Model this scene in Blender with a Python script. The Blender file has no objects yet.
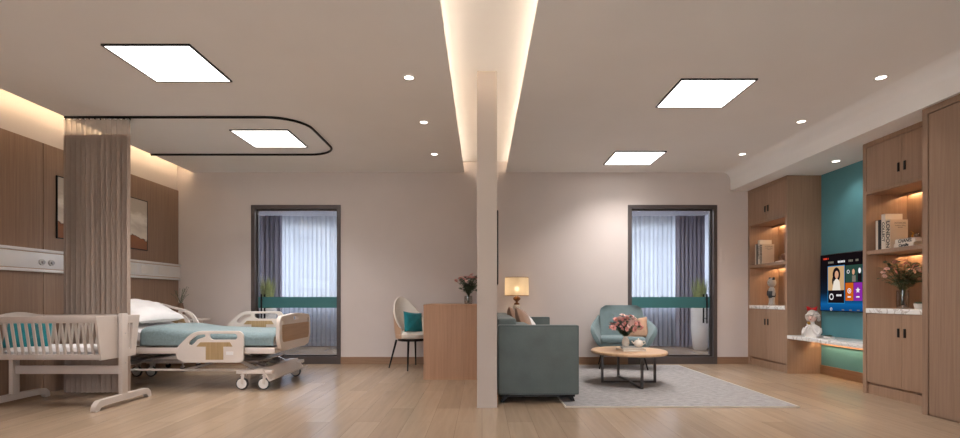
import bpy, bmesh, math, random
from mathutils import Vector, Matrix, noise as mnoise
PI = math.pi
SC = bpy.context.scene
C = SC.collection

# ------------------------------------------------------------------ materials
def lin(c):
    out = []
    for v in c:
        v = v / 255.0
        out.append(v / 12.92 if v <= 0.04045 else ((v + 0.055) / 1.055) ** 2.4)
    return (out[0], out[1], out[2], 1.0)

def base_mat(name, rough=0.5, metal=0.0, spec=0.5):
    m = bpy.data.materials.new(name); m.use_nodes = True
    nt = m.node_tree; b = nt.nodes['Principled BSDF']
    b.inputs['Roughness'].default_value = rough
    b.inputs['Metallic'].default_value = metal
    b.inputs['Specular IOR Level'].default_value = spec
    return m, nt, b

def mat(name, col, rough=0.5, metal=0.0, spec=0.5, var=0.05, scale=8.0, stretch=(1, 1, 1), bump=0.0, bscale=80.0, sheen=0.0):
    """plain surface with a faint procedural variation of its own colour"""
    m, nt, b = base_mat(name, rough, metal, spec)
    c = lin(col)
    tc = nt.nodes.new('ShaderNodeTexCoord'); mp = nt.nodes.new('ShaderNodeMapping')
    mp.inputs['Scale'].default_value = stretch
    nz = nt.nodes.new('ShaderNodeTexNoise'); nz.inputs['Scale'].default_value = scale; nz.inputs['Detail'].default_value = 3
    rp = nt.nodes.new('ShaderNodeValToRGB')
    rp.color_ramp.elements[0].position = 0.3; rp.color_ramp.elements[1].position = 0.7
    rp.color_ramp.elements[0].color = tuple(max(0, v * (1 - var)) for v in c[:3]) + (1,)
    rp.color_ramp.elements[1].color = tuple(min(1, v * (1 + var)) for v in c[:3]) + (1,)
    L = nt.links.new
    L(tc.outputs['Object'], mp.inputs['Vector']); L(mp.outputs['Vector'], nz.inputs['Vector'])
    L(nz.outputs['Fac'], rp.inputs['Fac']); L(rp.outputs['Color'], b.inputs['Base Color'])
    if bump:
        n2 = nt.nodes.new('ShaderNodeTexNoise'); n2.inputs['Scale'].default_value = bscale
        bp = nt.nodes.new('ShaderNodeBump'); bp.inputs['Strength'].default_value = bump; bp.inputs['Distance'].default_value = 0.01
        L(tc.outputs['Object'], n2.inputs['Vector']); L(n2.outputs['Fac'], bp.inputs['Height']); L(bp.outputs['Normal'], b.inputs['Normal'])
    if sheen:
        b.inputs['Sheen Weight'].default_value = sheen
    return m

def wood(name, dark, light, stretch=(55, 55, 1.6), rough=0.45, scale=1.0, spec=0.35):
    m, nt, b = base_mat(name, rough, 0, spec)
    L = nt.links.new
    tc = nt.nodes.new('ShaderNodeTexCoord'); mp = nt.nodes.new('ShaderNodeMapping'); mp.inputs['Scale'].default_value = stretch
    nz = nt.nodes.new('ShaderNodeTexNoise'); nz.inputs['Scale'].default_value = scale; nz.inputs['Detail'].default_value = 5; nz.inputs['Roughness'].default_value = 0.6
    rp = nt.nodes.new('ShaderNodeValToRGB')
    rp.color_ramp.elements[0].position = 0.3; rp.color_ramp.elements[1].position = 0.72
    rp.color_ramp.elements[0].color = lin(dark); rp.color_ramp.elements[1].color = lin(light)
    L(tc.outputs['Object'], mp.inputs['Vector']); L(mp.outputs['Vector'], nz.inputs['Vector'])
    L(nz.outputs['Fac'], rp.inputs['Fac']); L(rp.outputs['Color'], b.inputs['Base Color'])
    return m

def emis(name, col, strength):
    m = bpy.data.materials.new(name); m.use_nodes = True
    nt = m.node_tree; nt.nodes.clear()
    e = nt.nodes.new('ShaderNodeEmission'); o = nt.nodes.new('ShaderNodeOutputMaterial')
    e.inputs['Color'].default_value = lin(col); e.inputs['Strength'].default_value = strength
    nt.links.new(e.outputs[0], o.inputs[0])
    return m

def glass_mat(name, tint=(245, 248, 248), ior=1.45, haze=0.0):
    """thin clear glass: transparent with a fresnel gloss"""
    m = bpy.data.materials.new(name); m.use_nodes = True
    nt = m.node_tree; nt.nodes.clear(); L = nt.links.new
    o = nt.nodes.new('ShaderNodeOutputMaterial'); t = nt.nodes.new('ShaderNodeBsdfTransparent'); g = nt.nodes.new('ShaderNodeBsdfGlossy')
    lw = nt.nodes.new('ShaderNodeLayerWeight'); lw.inputs['Blend'].default_value = .5
    pw = nt.nodes.new('ShaderNodeMath'); pw.operation = 'POWER'; pw.inputs[1].default_value = 4
    f = nt.nodes.new('ShaderNodeMath'); f.operation = 'MULTIPLY_ADD'; f.inputs[1].default_value = .7; f.inputs[2].default_value = (ior - 1) * .09
    x = nt.nodes.new('ShaderNodeMixShader')
    nt.links.new(lw.outputs['Facing'], pw.inputs[0]); nt.links.new(pw.outputs[0], f.inputs[0]); g.inputs['Roughness'].default_value = 0.02
    t.inputs['Color'].default_value = lin(tint)
    L(f.outputs[0], x.inputs[0]); L(t.outputs[0], x.inputs[1]); L(g.outputs[0], x.inputs[2]); L(x.outputs[0], o.inputs[0])
    return m

def sheer_mat(name, col, alpha, trans=0.5):
    """woven see-through cloth: part open weave, part cloth that lets light through"""
    m = bpy.data.materials.new(name); m.use_nodes = True
    nt = m.node_tree; nt.nodes.clear(); L = nt.links.new
    o = nt.nodes.new('ShaderNodeOutputMaterial'); t = nt.nodes.new('ShaderNodeBsdfTransparent')
    d = nt.nodes.new('ShaderNodeBsdfDiffuse'); tr = nt.nodes.new('ShaderNodeBsdfTranslucent')
    a = nt.nodes.new('ShaderNodeMixShader'); b = nt.nodes.new('ShaderNodeMixShader')
    tc = nt.nodes.new('ShaderNodeTexCoord'); nz = nt.nodes.new('ShaderNodeTexNoise'); nz.inputs['Scale'].default_value = 30
    mx = nt.nodes.new('ShaderNodeMix'); mx.data_type = 'RGBA'
    c = lin(col)
    mx.inputs['A'].default_value = tuple(v * 0.96 for v in c[:3]) + (1,); mx.inputs['B'].default_value = c
    L(tc.outputs['Object'], nz.inputs['Vector']); L(nz.outputs['Fac'], mx.inputs['Factor'])
    L(mx.outputs['Result'], d.inputs['Color']); L(mx.outputs['Result'], tr.inputs['Color'])
    a.inputs[0].default_value = trans; b.inputs[0].default_value = alpha
    L(d.outputs[0], a.inputs[1]); L(tr.outputs[0], a.inputs[2]); L(t.outputs[0], b.inputs[1]); L(a.outputs[0], b.inputs[2]); L(b.outputs[0], o.inputs[0])
    return m

def floor_mat(name, c1, c2, pw=0.19, pl=1.3):
    m, nt, b = base_mat(name, 0.22, 0, 0.5); L = nt.links.new
    tc = nt.nodes.new('ShaderNodeTexCoord')
    rot = nt.nodes.new('ShaderNodeMapping'); rot.inputs['Rotation'].default_value = (0, 0, PI / 2)
    br = nt.nodes.new('ShaderNodeTexBrick'); br.inputs['Scale'].default_value = 1.0
    br.inputs['Brick Width'].default_value = pl; br.inputs['Row Height'].default_value = pw
    br.inputs['Mortar Size'].default_value = 0.0012; br.inputs['Mortar Smooth'].default_value = 0.3; br.inputs['Bias'].default_value = 0.0
    br.offset = 0.37
    br.inputs['Color1'].default_value = lin(c1); br.inputs['Color2'].default_value = lin(c2)
    mc = lin(c1); br.inputs['Mortar'].default_value = (mc[0] * .6, mc[1] * .6, mc[2] * .6, 1)
    mp = nt.nodes.new('ShaderNodeMapping'); mp.inputs['Scale'].default_value = (22, 1.6, 1)
    nz = nt.nodes.new('ShaderNodeTexNoise'); nz.inputs['Scale'].default_value = 1.0; nz.inputs['Detail'].default_value = 6
    nz.inputs['Distortion'].default_value = 0.6
    rp = nt.nodes.new('ShaderNodeValToRGB'); rp.color_ramp.elements[0].position = .3; rp.color_ramp.elements[1].position = .7
    rp.color_ramp.elements[0].color = (.90, .895, .89, 1); rp.color_ramp.elements[1].color = (1.04, 1.04, 1.04, 1)
    mx = nt.nodes.new('ShaderNodeMix'); mx.data_type = 'RGBA'; mx.blend_type = 'MULTIPLY'; mx.inputs['Factor'].default_value = 1
    L(tc.outputs['Object'], rot.inputs['Vector']); L(rot.outputs['Vector'], br.inputs['Vector'])
    L(tc.outputs['Object'], mp.inputs['Vector']); L(mp.outputs['Vector'], nz.inputs['Vector']); L(nz.outputs['Fac'], rp.inputs['Fac'])
    L(br.outputs['Color'], mx.inputs['A']); L(rp.outputs['Color'], mx.inputs['B']); L(mx.outputs['Result'], b.inputs['Base Color'])
    return m

def marble_mat(name):
    m, nt, b = base_mat(name, 0.2, 0, 0.5); L = nt.links.new
    tc = nt.nodes.new('ShaderNodeTexCoord')
    nz = nt.nodes.new('ShaderNodeTexNoise'); nz.inputs['Scale'].default_value = 3.2; nz.inputs['Detail'].default_value = 6; nz.inputs['Distortion'].default_value = 1.8
    rp = nt.nodes.new('ShaderNodeValToRGB'); e = rp.color_ramp.elements
    e[0].position = 0.47; e[0].color = lin((242, 240, 237)); e[1].position = 0.53; e[1].color = lin((244, 242, 239))
    k = e.new(0.495); k.color = lin((186, 176, 168)); k2 = e.new(0.505); k2.color = lin((226, 220, 214))
    L(tc.outputs['Object'], nz.inputs['Vector']); L(nz.outputs['Fac'], rp.inputs['Fac']); L(rp.outputs['Color'], b.inputs['Base Color'])
    return m

def rug_mat(name):
    m, nt, b = base_mat(name, 0.95, 0, 0.1); L = nt.links.new
    tc = nt.nodes.new('ShaderNodeTexCoord'); mp = nt.nodes.new('ShaderNodeMapping'); mp.inputs['Scale'].default_value = (9, 30, 1)
    nz = nt.nodes.new('ShaderNodeTexNoise'); nz.inputs['Scale'].default_value = 1.5; nz.inputs['Detail'].default_value = 8; nz.inputs['Roughness'].default_value = .7
    rp = nt.nodes.new('ShaderNodeValToRGB'); rp.color_ramp.elements[0].position = .35; rp.color_ramp.elements[1].position = .68
    rp.color_ramp.elements[0].color = lin((128, 124, 124)); rp.color_ramp.elements[1].color = lin((176, 171, 168))
    n2 = nt.nodes.new('ShaderNodeTexNoise'); n2.inputs['Scale'].default_value = 160
    bp = nt.nodes.new('ShaderNodeBump'); bp.inputs['Strength'].default_value = .5; bp.inputs['Distance'].default_value = .01
    L(tc.outputs['Object'], mp.inputs['Vector']); L(mp.outputs['Vector'], nz.inputs['Vector']); L(nz.outputs['Fac'], rp.inputs['Fac']); L(rp.outputs['Color'], b.inputs['Base Color'])
    L(tc.outputs['Object'], n2.inputs['Vector']); L(n2.outputs['Fac'], bp.inputs['Height']); L(bp.outputs['Normal'], b.inputs['Normal'])
    return m

def landscape_mat(name):
    """abstract painting: pale streaked bands above a rust band"""
    m, nt, b = base_mat(name, 0.7, 0, 0.2); L = nt.links.new
    tc = nt.nodes.new('ShaderNodeTexCoord'); sx = nt.nodes.new('ShaderNodeSeparateXYZ')
    nz = nt.nodes.new('ShaderNodeTexNoise'); nz.inputs['Scale'].default_value = 6; nz.inputs['Detail'].default_value = 6
    mp = nt.nodes.new('ShaderNodeMapping'); mp.inputs['Scale'].default_value = (1, 1, 2.5)
    ad = nt.nodes.new('ShaderNodeMath'); ad.operation = 'MULTIPLY_ADD'; ad.inputs[1].default_value = 0.22; ad.inputs[2].default_value = -0.11
    a2 = nt.nodes.new('ShaderNodeMath'); a2.operation = 'ADD'
    mr = nt.nodes.new('ShaderNodeMapRange'); mr.inputs['From Min'].default_value = -0.30; mr.inputs['From Max'].default_value = 0.30
    rp = nt.nodes.new('ShaderNodeValToRGB'); e = rp.color_ramp.elements
    e[0].position = 0; e[0].color = lin((150, 104, 80)); e[1].position = 1; e[1].color = lin((196, 184, 170))
    for p, c in ((.20, (164, 112, 82)), (.235, (110, 78, 60)), (.26, (238, 228, 214)), (.45, (214, 202, 188)), (.6, (242, 234, 222)), (.75, (204, 190, 174))):
        k = e.new(p); k.color = lin(c)
    L(tc.outputs['Object'], sx.inputs[0]); L(tc.outputs['Object'], mp.inputs['Vector']); L(mp.outputs['Vector'], nz.inputs['Vector'])
    L(nz.outputs['Fac'], ad.inputs[0]); L(sx.outputs['Z'], a2.inputs[0]); L(ad.outputs[0], a2.inputs[1]); L(a2.outputs[0], mr.inputs['Value'])
    L(mr.outputs['Result'], rp.inputs['Fac']); L(rp.outputs['Color'], b.inputs['Base Color'])
    return m

M = {}
M['plaster'] = mat('wall_plaster', (210, 199, 193), .85, spec=.2, var=.015, scale=3)
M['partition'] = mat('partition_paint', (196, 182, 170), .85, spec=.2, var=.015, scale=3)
M['ceil'] = mat('ceiling_paint', (246, 243, 241), .9, spec=.15, var=.012, scale=2)
M['white_wall'] = mat('balcony_paint', (214, 214, 222), .85, spec=.2, var=.015)
M['wallwood'] = wood('wall_panel_wood', (140, 112, 92), (158, 130, 110))
M['cabwood'] = wood('cabinet_wood', (152, 121, 99), (170, 139, 115))
M['deskwood'] = wood('desk_wood', (170, 130, 101), (186, 146, 115))
M['basewood'] = wood('baseboard_wood', (140, 108, 84), (160, 126, 100), stretch=(2, 2, 60))
M['tablewood'] = wood('table_wood', (180, 142, 108), (206, 170, 134), stretch=(3, 40, 3))
M['inlay'] = wood('inlay_wood', (160, 132, 92), (186, 158, 118), stretch=(80, 80, 2))
M['inlay2'] = wood('footboard_wood', (166, 134, 104), (184, 152, 122), stretch=(2, 2, 60))
M['floor'] = floor_mat('oak_floor', (162, 139, 116), (175, 152, 128))
M['marble'] = marble_mat('white_marble')
M['rug'] = rug_mat('grey_rug_wool')
M['rugedge'] = mat('rug_binding', (206, 196, 182), .9, var=.04)
M['art'] = landscape_mat('painting_canvas')
M['teal_wall'] = mat('teal_paint', (96, 154, 164), .6, spec=.3, var=.02)
M['frame'] = mat('door_frame_metal', (92, 84, 82), .4, metal=.3, var=.03)
M['band'] = mat('teal_glass_film', (60, 116, 118), .45, var=.03)
M['black'] = mat('black_metal', (28, 26, 26), .35, metal=.5, var=.03)
M['bronze'] = mat('dark_steel', (84, 78, 76), .35, metal=.7, var=.04)
M['white'] = mat('white_enamel', (232, 226, 220), .4, var=.015)
M['bedwhite'] = mat('bed_plastic', (218, 206, 196), .38, var=.015)
M['crib'] = mat('crib_paint', (196, 183, 173), .45, var=.015)
M['steel'] = mat('steel', (176, 172, 170), .3, metal=.8, var=.03)
M['railwhite'] = mat('rail_aluminium', (232, 228, 226), .35, var=.01)
M['sheet'] = mat('white_linen', (236, 232, 230), .8, spec=.2, var=.02, bump=.15, bscale=25, sheen=.2)
M['blanket'] = mat('teal_blanket', (128, 146, 148), .92, spec=.1, var=.10, scale=45, bump=.5, bscale=90, sheen=.3)
M['teal'] = mat('teal_velvet', (30, 126, 134), .7, spec=.2, var=.10, scale=14, bump=.2, bscale=70, sheen=.3)
M['sofa'] = mat('sofa_velvet', (100, 109, 106), .7, spec=.2, var=.09, scale=6, bump=.15, bscale=120, sheen=.3)
M['sofapipe'] = mat('sofa_piping', (74, 88, 86), .7, var=.05)
M['arm'] = mat('armchair_fabric', (114, 131, 133), .85, spec=.2, var=.06, scale=20, bump=.2, bscale=150, sheen=.2)
M['peach'] = mat('peach_fabric', (190, 150, 122), .85, var=.06, scale=20, bump=.2)
M['brown'] = mat('brown_fabric', (158, 122, 98), .8, var=.08, scale=15, bump=.2, sheen=.3)
M['cream'] = mat('cream_leather', (232, 222, 210), .55, var=.02)
M['tan'] = mat('tan_leather', (196, 160, 132), .5, var=.04)
M['curtain'] = mat('ward_curtain', (166, 147, 134), .85, spec=.15, var=.03, scale=20)
M['mesh'] = sheer_mat('curtain_mesh', (235, 222, 210), .38, .5)
M['sheer'] = sheer_mat('sheer_voile', (200, 201, 208), .95, .5)
M['warm_fill_sheer'] = sheer_mat('warm_fill_voile', (250, 236, 226), .35, .8)  # cloth of the added rear curtain, tints the fill light warm
M['drape'] = mat('grey_drape', (160, 156, 170), .9, var=.04)
M['glass'] = glass_mat('door_glass', (232, 236, 240))
M['vglass'] = glass_mat('vase_glass', (222, 222, 220), 2.6)
M['tyre'] = mat('tyre', (48, 44, 44), .6, var=.03)
M['rubber'] = mat('rubber', (30, 28, 28), .7)
M['stem'] = mat('stem_green', (70, 84, 56), .7, var=.1)
M['leaf'] = mat('leaf_green', (74, 98, 74), .6, var=.25, scale=30)
M['leaf2'] = mat('leaf_pale', (128, 142, 118), .7, var=.2, scale=30)
M['grass'] = mat('dry_grass', (168, 176, 118), .7, var=.2, scale=30)
M['pink'] = mat('pink_petals', (222, 160, 152), .7, var=.15, scale=60)
M['pinkl'] = mat('pale_pink_petals', (236, 200, 190), .7, var=.12, scale=60)
M['core'] = mat('flower_core', (196, 120, 70), .7, var=.15)
M['red'] = mat('red_lacquer', (176, 24, 26), .3, var=.04)
M['gold'] = mat('gold', (206, 160, 78), .3, metal=.8, var=.05)
M['resin'] = mat('white_resin', (236, 230, 224), .4, var=.02)
M['hairr'] = mat('curled_resin', (206, 198, 190), .6, var=.12, scale=60, bump=.8, bscale=90)
M['skin'] = mat('pink_resin', (236, 200, 186), .5, var=.02)
M['lip'] = mat('red_paint', (190, 40, 50), .5)
M['greyr'] = mat('grey_resin', (176, 170, 164), .5, var=.03)
M['darkr'] = mat('charcoal_resin', (54, 56, 60), .5, var=.03)
M['pot'] = mat('brown_pot', (128, 98, 78), .6, var=.08)
M['bookw'] = mat('white_book_cover', (230, 218, 204), .6, var=.03)
M['bookt'] = mat('cream_book_cover', (216, 198, 178), .6, var=.03)
M['bookb'] = mat('black_book_cover', (34, 32, 34), .5)
M['paper'] = mat('book_pages', (238, 230, 216), .9, var=.06, scale=4, stretch=(1, 1, 100))
M['ink'] = mat('black_ink', (26, 24, 24), .6)
M['ink2'] = mat('grey_ink', (126, 112, 100), .6)
M['whale'] = mat('brown_ceramic', (128, 88, 68), .45, var=.08)
M['lampbronze'] = mat('lamp_wood', (128, 78, 36), .3, var=.12, scale=25)
M['shade'] = sheer_mat('lamp_shade_linen', (238, 222, 194), .97, .55)
M['acrylic'] = mat('white_ceramic', (232, 222, 208), .25)
M['terr'] = mat('outlet_grey', (196, 190, 186), .35, metal=.4)
M['panel_light'] = emis('panel_light', (255, 250, 246), 4)
M['down_light'] = emis('down_light', (255, 246, 232), 6)
M['cove'] = emis('cove_led', (255, 236, 212), 12)
M['covel'] = emis('wall_cove_led', (255, 226, 184), 19)
M['cab_led'] = emis('cabinet_led', (255, 212, 160), 34)
M['bench_led'] = emis('bench_led', (255, 216, 168), 22)
M['bulb'] = emis('bulb', (255, 226, 186), 26)

# ------------------------------------------------------------------ mesh builder
class MB:
    def __init__(s):
        s.bm = bmesh.new(); s.mi = 0; s.T = Matrix.Identity(4)
    def v(s, p): return s.bm.verts.new(s.T @ Vector(p))
    def f(s, vs):
        try:
            f = s.bm.faces.new(vs); f.material_index = s.mi; return f
        except ValueError: return None
    def box(s, x0, x1, y0, y1, z0, z1, bev=0.0, seg=2):
        if x1 < x0: x0, x1 = x1, x0
        if y1 < y0: y0, y1 = y1, y0
        if z1 < z0: z0, z1 = z1, z0
        P = [(x0, y0, z0), (x1, y0, z0), (x1, y1, z0), (x0, y1, z0), (x0, y0, z1), (x1, y0, z1), (x1, y1, z1), (x0, y1, z1)]
        return s.hexa(P, bev, seg)
    def hexa(s, P, bev=0.0, seg=2):
        V = [s.v(p) for p in P]
        F = [s.f([V[i] for i in q]) for q in ((3, 2, 1, 0), (4, 5, 6, 7), (0, 1, 5, 4), (1, 2, 6, 5), (2, 3, 7, 6), (3, 0, 4, 7))]
        if bev > 0:
            ed = list({e for f in F if f for e in f.edges})
            r = bmesh.ops.bevel(s.bm, geom=ed, offset=bev, segments=seg, profile=0.5, affect='EDGES', clamp_overlap=True)
            for f in r['faces']: f.material_index = s.mi
        return s
    def ring(s, c, r, ax, bx, seg, rb=None):
        rb = r if rb is None else rb
        return [s.v(c + ax * (math.cos(2 * PI * k / seg) * r) + bx * (math.sin(2 * PI * k / seg) * rb)) for k in range(seg)]
    def skin(s, rings, cap=True, closed=True):
        for a, b in zip(rings, rings[1:]):
            n = len(a)
            for k in range(n if closed else n - 1):
                s.f([a[k], a[(k + 1) % n], b[(k + 1) % n], b[k]])
        if cap:
            s.f(list(reversed(rings[0]))); s.f(rings[-1])
        return s
    def tube(s, pts, r, seg=8, closed=False, rb=None):
        pts = [Vector(p) for p in pts]; n = len(pts)
        rr = r if isinstance(r, (list, tuple)) else [r] * n
        rings = []; prev = None
        for i, p in enumerate(pts):
            if closed: d = pts[(i + 1) % n] - pts[i - 1]
            else: d = pts[min(i + 1, n - 1)] - pts[max(i - 1, 0)]
            if d.length < 1e-9: d = Vector((0, 0, 1))
            d.normalize()
            if prev is None:
                up = Vector((0, 0, 1)) if abs(d.z) < .9 else Vector((1, 0, 0))
                a = d.cross(up).normalized()
            else:
                a = (prev - d * prev.dot(d)).normalized()
            prev = a; b = d.cross(a).normalized()
            rings.append(s.ring(p, rr[i], a, b, seg, None if rb is None else rb))
        if closed:
            rings.append(rings[0]); return s.skin(rings, cap=False)
        return s.skin(rings)
    def lathe(s, prof, c=(0, 0, 0), seg=24, cap=True, sx=1, sy=1):
        c = Vector(c); rings = []
        for r, z in prof:
            rings.append([s.v(c + Vector((math.cos(2 * PI * k / seg) * r * sx, math.sin(2 * PI * k / seg) * r * sy, z))) for k in range(seg)])
        return s.skin(rings, cap)
    def ball(s, c, rx, ry=None, rz=None, seg=16, rn=10):
        ry = ry or rx; rz = rz or rx
        pr = []
        for i in range(rn + 1):
            t = PI * i / rn; pr.append((max(1e-4, math.sin(t)), -math.cos(t)))
        c = Vector(c)
        rings = [[s.v(c + Vector((math.cos(2 * PI * k / seg) * r * rx, math.sin(2 * PI * k / seg) * r * ry, z * rz))) for k in range(seg)] for r, z in pr]
        return s.skin(rings)
    def poly(s, pts2, axis, d0, d1):
        """convex-ish 2D outline extruded along an axis"""
        def P(a, b, d):
            return {'x': (d, a, b), 'y': (a, d, b), 'z': (a, b, d)}[axis]
        A = [s.v(P(a, b, d0)) for a, b in pts2]; B = [s.v(P(a, b, d1)) for a, b in pts2]
        n = len(A)
        for k in range(n): s.f([A[k], A[(k + 1) % n], B[(k + 1) % n], B[k]])
        s.f(list(reversed(A))); s.f(B)
        return s
    def plate(s, loops, axis, d0, d1, bev=0.003):
        """outline with holes (first loop outer) given as 2D loops, made solid"""
        cu = bpy.data.curves.new('tmp', 'CURVE'); cu.dimensions = '2D'; cu.fill_mode = 'BOTH'
        cu.extrude = max(1e-4, abs(d1 - d0) / 2 - bev); cu.bevel_depth = bev; cu.bevel_resolution = 1; cu.offset = -bev
        for lp in loops:
            sp = cu.splines.new('POLY'); sp.points.add(len(lp) - 1); sp.use_cyclic_u = True
            for p, q in zip(sp.points, lp): p.co = (q[0], q[1], 0, 1)
        ob = bpy.data.objects.new('tmp', cu); C.objects.link(ob)
        dg = bpy.context.evaluated_depsgraph_get()
        me = bpy.data.meshes.new_from_object(ob.evaluated_get(dg))
        bpy.data.objects.remove(ob); bpy.data.curves.remove(cu)
        mid = (d0 + d1) / 2
        R = {'z': Matrix(((1, 0, 0, 0), (0, 1, 0, 0), (0, 0, 1, mid), (0, 0, 0, 1))),
             'y': Matrix(((1, 0, 0, 0), (0, 0, -1, mid), (0, 1, 0, 0), (0, 0, 0, 1))),
             'x': Matrix(((0, 0, 1, mid), (1, 0, 0, 0), (0, 1, 0, 0), (0, 0, 0, 1)))}[axis]
        me.transform(s.T @ R)
        n0 = len(s.bm.faces); s.bm.from_mesh(me); s.bm.faces.ensure_lookup_table()
        for f in s.bm.faces[n0:]: f.material_index = s.mi
        bpy.data.meshes.remove(me)
        return s
    def grid(s, fn, nu, nv, closed_u=False):
        V = [[s.v(fn(i / nu, j / nv)) for i in range(nu if closed_u else nu + 1)] for j in range(nv + 1)]
        for j in range(nv):
            for i in range(nu):
                i2 = (i + 1) % len(V[0]) if closed_u else i + 1
                s.f([V[j][i], V[j][i2], V[j + 1][i2], V[j + 1][i]])
        return s
    def build(s, name, mats, parent=None, sharp=38, recalc=True):
        if recalc: bmesh.ops.recalc_face_normals(s.bm, faces=s.bm.faces[:])
        me = bpy.data.meshes.new(name); s.bm.to_mesh(me); s.bm.free()
        if not isinstance(mats, (list, tuple)): mats = [mats]
        for m in mats: me.materials.append(m)
        me.polygons.foreach_set('use_smooth', [True] * len(me.polygons))
        me.set_sharp_from_angle(angle=math.radians(sharp))
        me.update()
        o = bpy.data.objects.new(name, me); C.objects.link(o)
        if parent: o.parent = parent
        return o

def thing(name, label, cat, loc=(0, 0, 0), rz=0.0, group=None):
    o = bpy.data.objects.new(name, None); C.objects.link(o); o.empty_display_size = .05
    o.location = loc; o.rotation_euler = (0, 0, rz); o['label'] = label; o['category'] = cat
    if group: o['group'] = group
    return o
def tag(o, label, cat, group=None, loc=None, rot=None):
    o['label'] = label; o['category'] = cat
    if group: o['group'] = group
    if loc: o.location = loc
    if rot: o.rotation_euler = rot
    return o
def struct(o):
    o['kind'] = 'structure'; return o
def dup(root, loc, rz=None, label=None, rot=None):
    r = root.copy(); C.objects.link(r); r.location = loc
    if rz is not None: r.rotation_euler = (0, 0, rz)
    if rot is not None: r.rotation_euler = rot
    if label: r['label'] = label
    for ch in list(root.children):
        c = ch.copy(); C.objects.link(c); c.parent = r
        for g in list(ch.children):
            d = g.copy(); C.objects.link(d); d.parent = c
    return r
def B(name, m, parent, *a, bev=0.0):
    return MB().box(*a, bev=bev).build(name, m, parent)

def rrect(x0, x1, z0, z1, r, n=5):
    out = []
    for cx, cz, a0 in ((x1 - r, z1 - r, 0), (x0 + r, z1 - r, 90), (x0 + r, z0 + r, 180), (x1 - r, z0 + r, 270)):
        for k in range(n + 1):
            a = math.radians(a0 + 90 * k / n); out.append((cx + r * math.cos(a), cz + r * math.sin(a)))
    return out
def rounded(pts, r, n=4):
    """round the corners of a 2D polygon"""
    out = []; N = len(pts)
    for i in range(N):
        p0 = Vector(pts[i - 1]); p1 = Vector(pts[i]); p2 = Vector(pts[(i + 1) % N])
        rr = r[i] if isinstance(r, (list, tuple)) else r
        a = p0 - p1; b = p2 - p1
        rr = min(rr, a.length * .48, b.length * .48)
        A = p1 + a.normalized() * rr; Bp = p1 + b.normalized() * rr
        for k in range(n + 1):
            t = k / n; q = A * (1 - t) ** 2 + p1 * 2 * t * (1 - t) + Bp * t ** 2
            out.append((q.x, q.y))
    return out

# ------------------------------------------------------------------ room shell
H = 2.70; YB = 7.33; Y0 = -1.6; XL = -4.295; XR = 4.17; UP = 2.85
struct(B('floor', M['floor'], None, XL - .1, XR + .1, Y0 - .1, YB + .15, -.1, 0))
m = MB()   # ceiling: boards, the raised slab above the light slots, slot sides
m.box(-4.07, -.25, Y0, YB, H, H + .02); m.box(.335, XR, Y0, YB, H, H + .02)
m.box(XL - .1, XR + .1, Y0, YB + .15, UP, UP + .1)
m.box(-3.80, -3.78, Y0, YB, H + .02, UP); m.box(-.56, -.54, Y0, YB, H + .02, UP); m.box(.63, .65, Y0, YB, H + .02, UP)
struct(m.build('ceiling', M['ceil']))
# soffit over the cabinets, curved where it meets the ceiling
pr = [(XR, 2.44), (3.50, 2.44), (3.50, 2.58)]
for k in range(7):
    a = PI / 2 * k / 6
    pr.append((3.38 + .12 * math.cos(a), 2.58 + .12 * math.sin(a)))
pr += [(XR, H)]
struct(MB().poly(pr, 'y', Y0, YB).build('trim_1', M['ceil']))
# back wall with two door openings
DO = {1: (-3.25, -1.99), 2: (2.055, 3.31)}; DZ = 2.24
m = MB(); T = YB + .15
for a, b in ((XL - .1, DO[1][0]), (DO[1][1], DO[2][0]), (DO[2][1], XR + .1)):
    m.box(a, b, YB, T, 0, UP)
for d in DO.values(): m.box(d[0], d[1], YB, T, DZ, UP)
struct(m.build('wall_back', M['plaster']))
struct(B('wall_left', M['plaster'], None, XL - .1, XL, Y0, YB, 0, UP))
m = MB(); RX0, RX1, RZ0, RZ1 = -3.3, 2.9, .6, 2.5
m.box(XL - .1, RX0, Y0 - .1, Y0, 0, UP); m.box(RX1, XR + .1, Y0 - .1, Y0, 0, UP); m.box(RX0, RX1, Y0 - .1, Y0, 0, RZ0); m.box(RX0, RX1, Y0 - .1, Y0, RZ1, UP)
struct(m.build('wall_rear', M['plaster']))
m = MB(); m.box(RX0, RX1, Y0 - .08, Y0 - .02, RZ0, RZ0 + .05); m.box(RX0, RX1, Y0 - .08, Y0 - .02, RZ1 - .05, RZ1)
for k in range(5):
    x = RX0 + (RX1 - RX0) * k / 4; m.box(max(RX0, x - .03), min(RX1, x + .03), Y0 - .08, Y0 - .02, RZ0 + .05, RZ1 - .05)
wr = struct(m.build('window_3', M['white'])); B('window_pane', M['glass'], wr, RX0, RX1, Y0 - .055, Y0 - .047, RZ0 + .05, RZ1 - .05)  # unseen window, added to let soft fill daylight in from behind the camera
struct(B('wall_right', M['teal_wall'], None, XR, XR + .1, Y0, YB, 0, UP))
struct(B('wall_center', M['partition'], None, -.042, .127, 4.40, YB, 0, UP))
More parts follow.
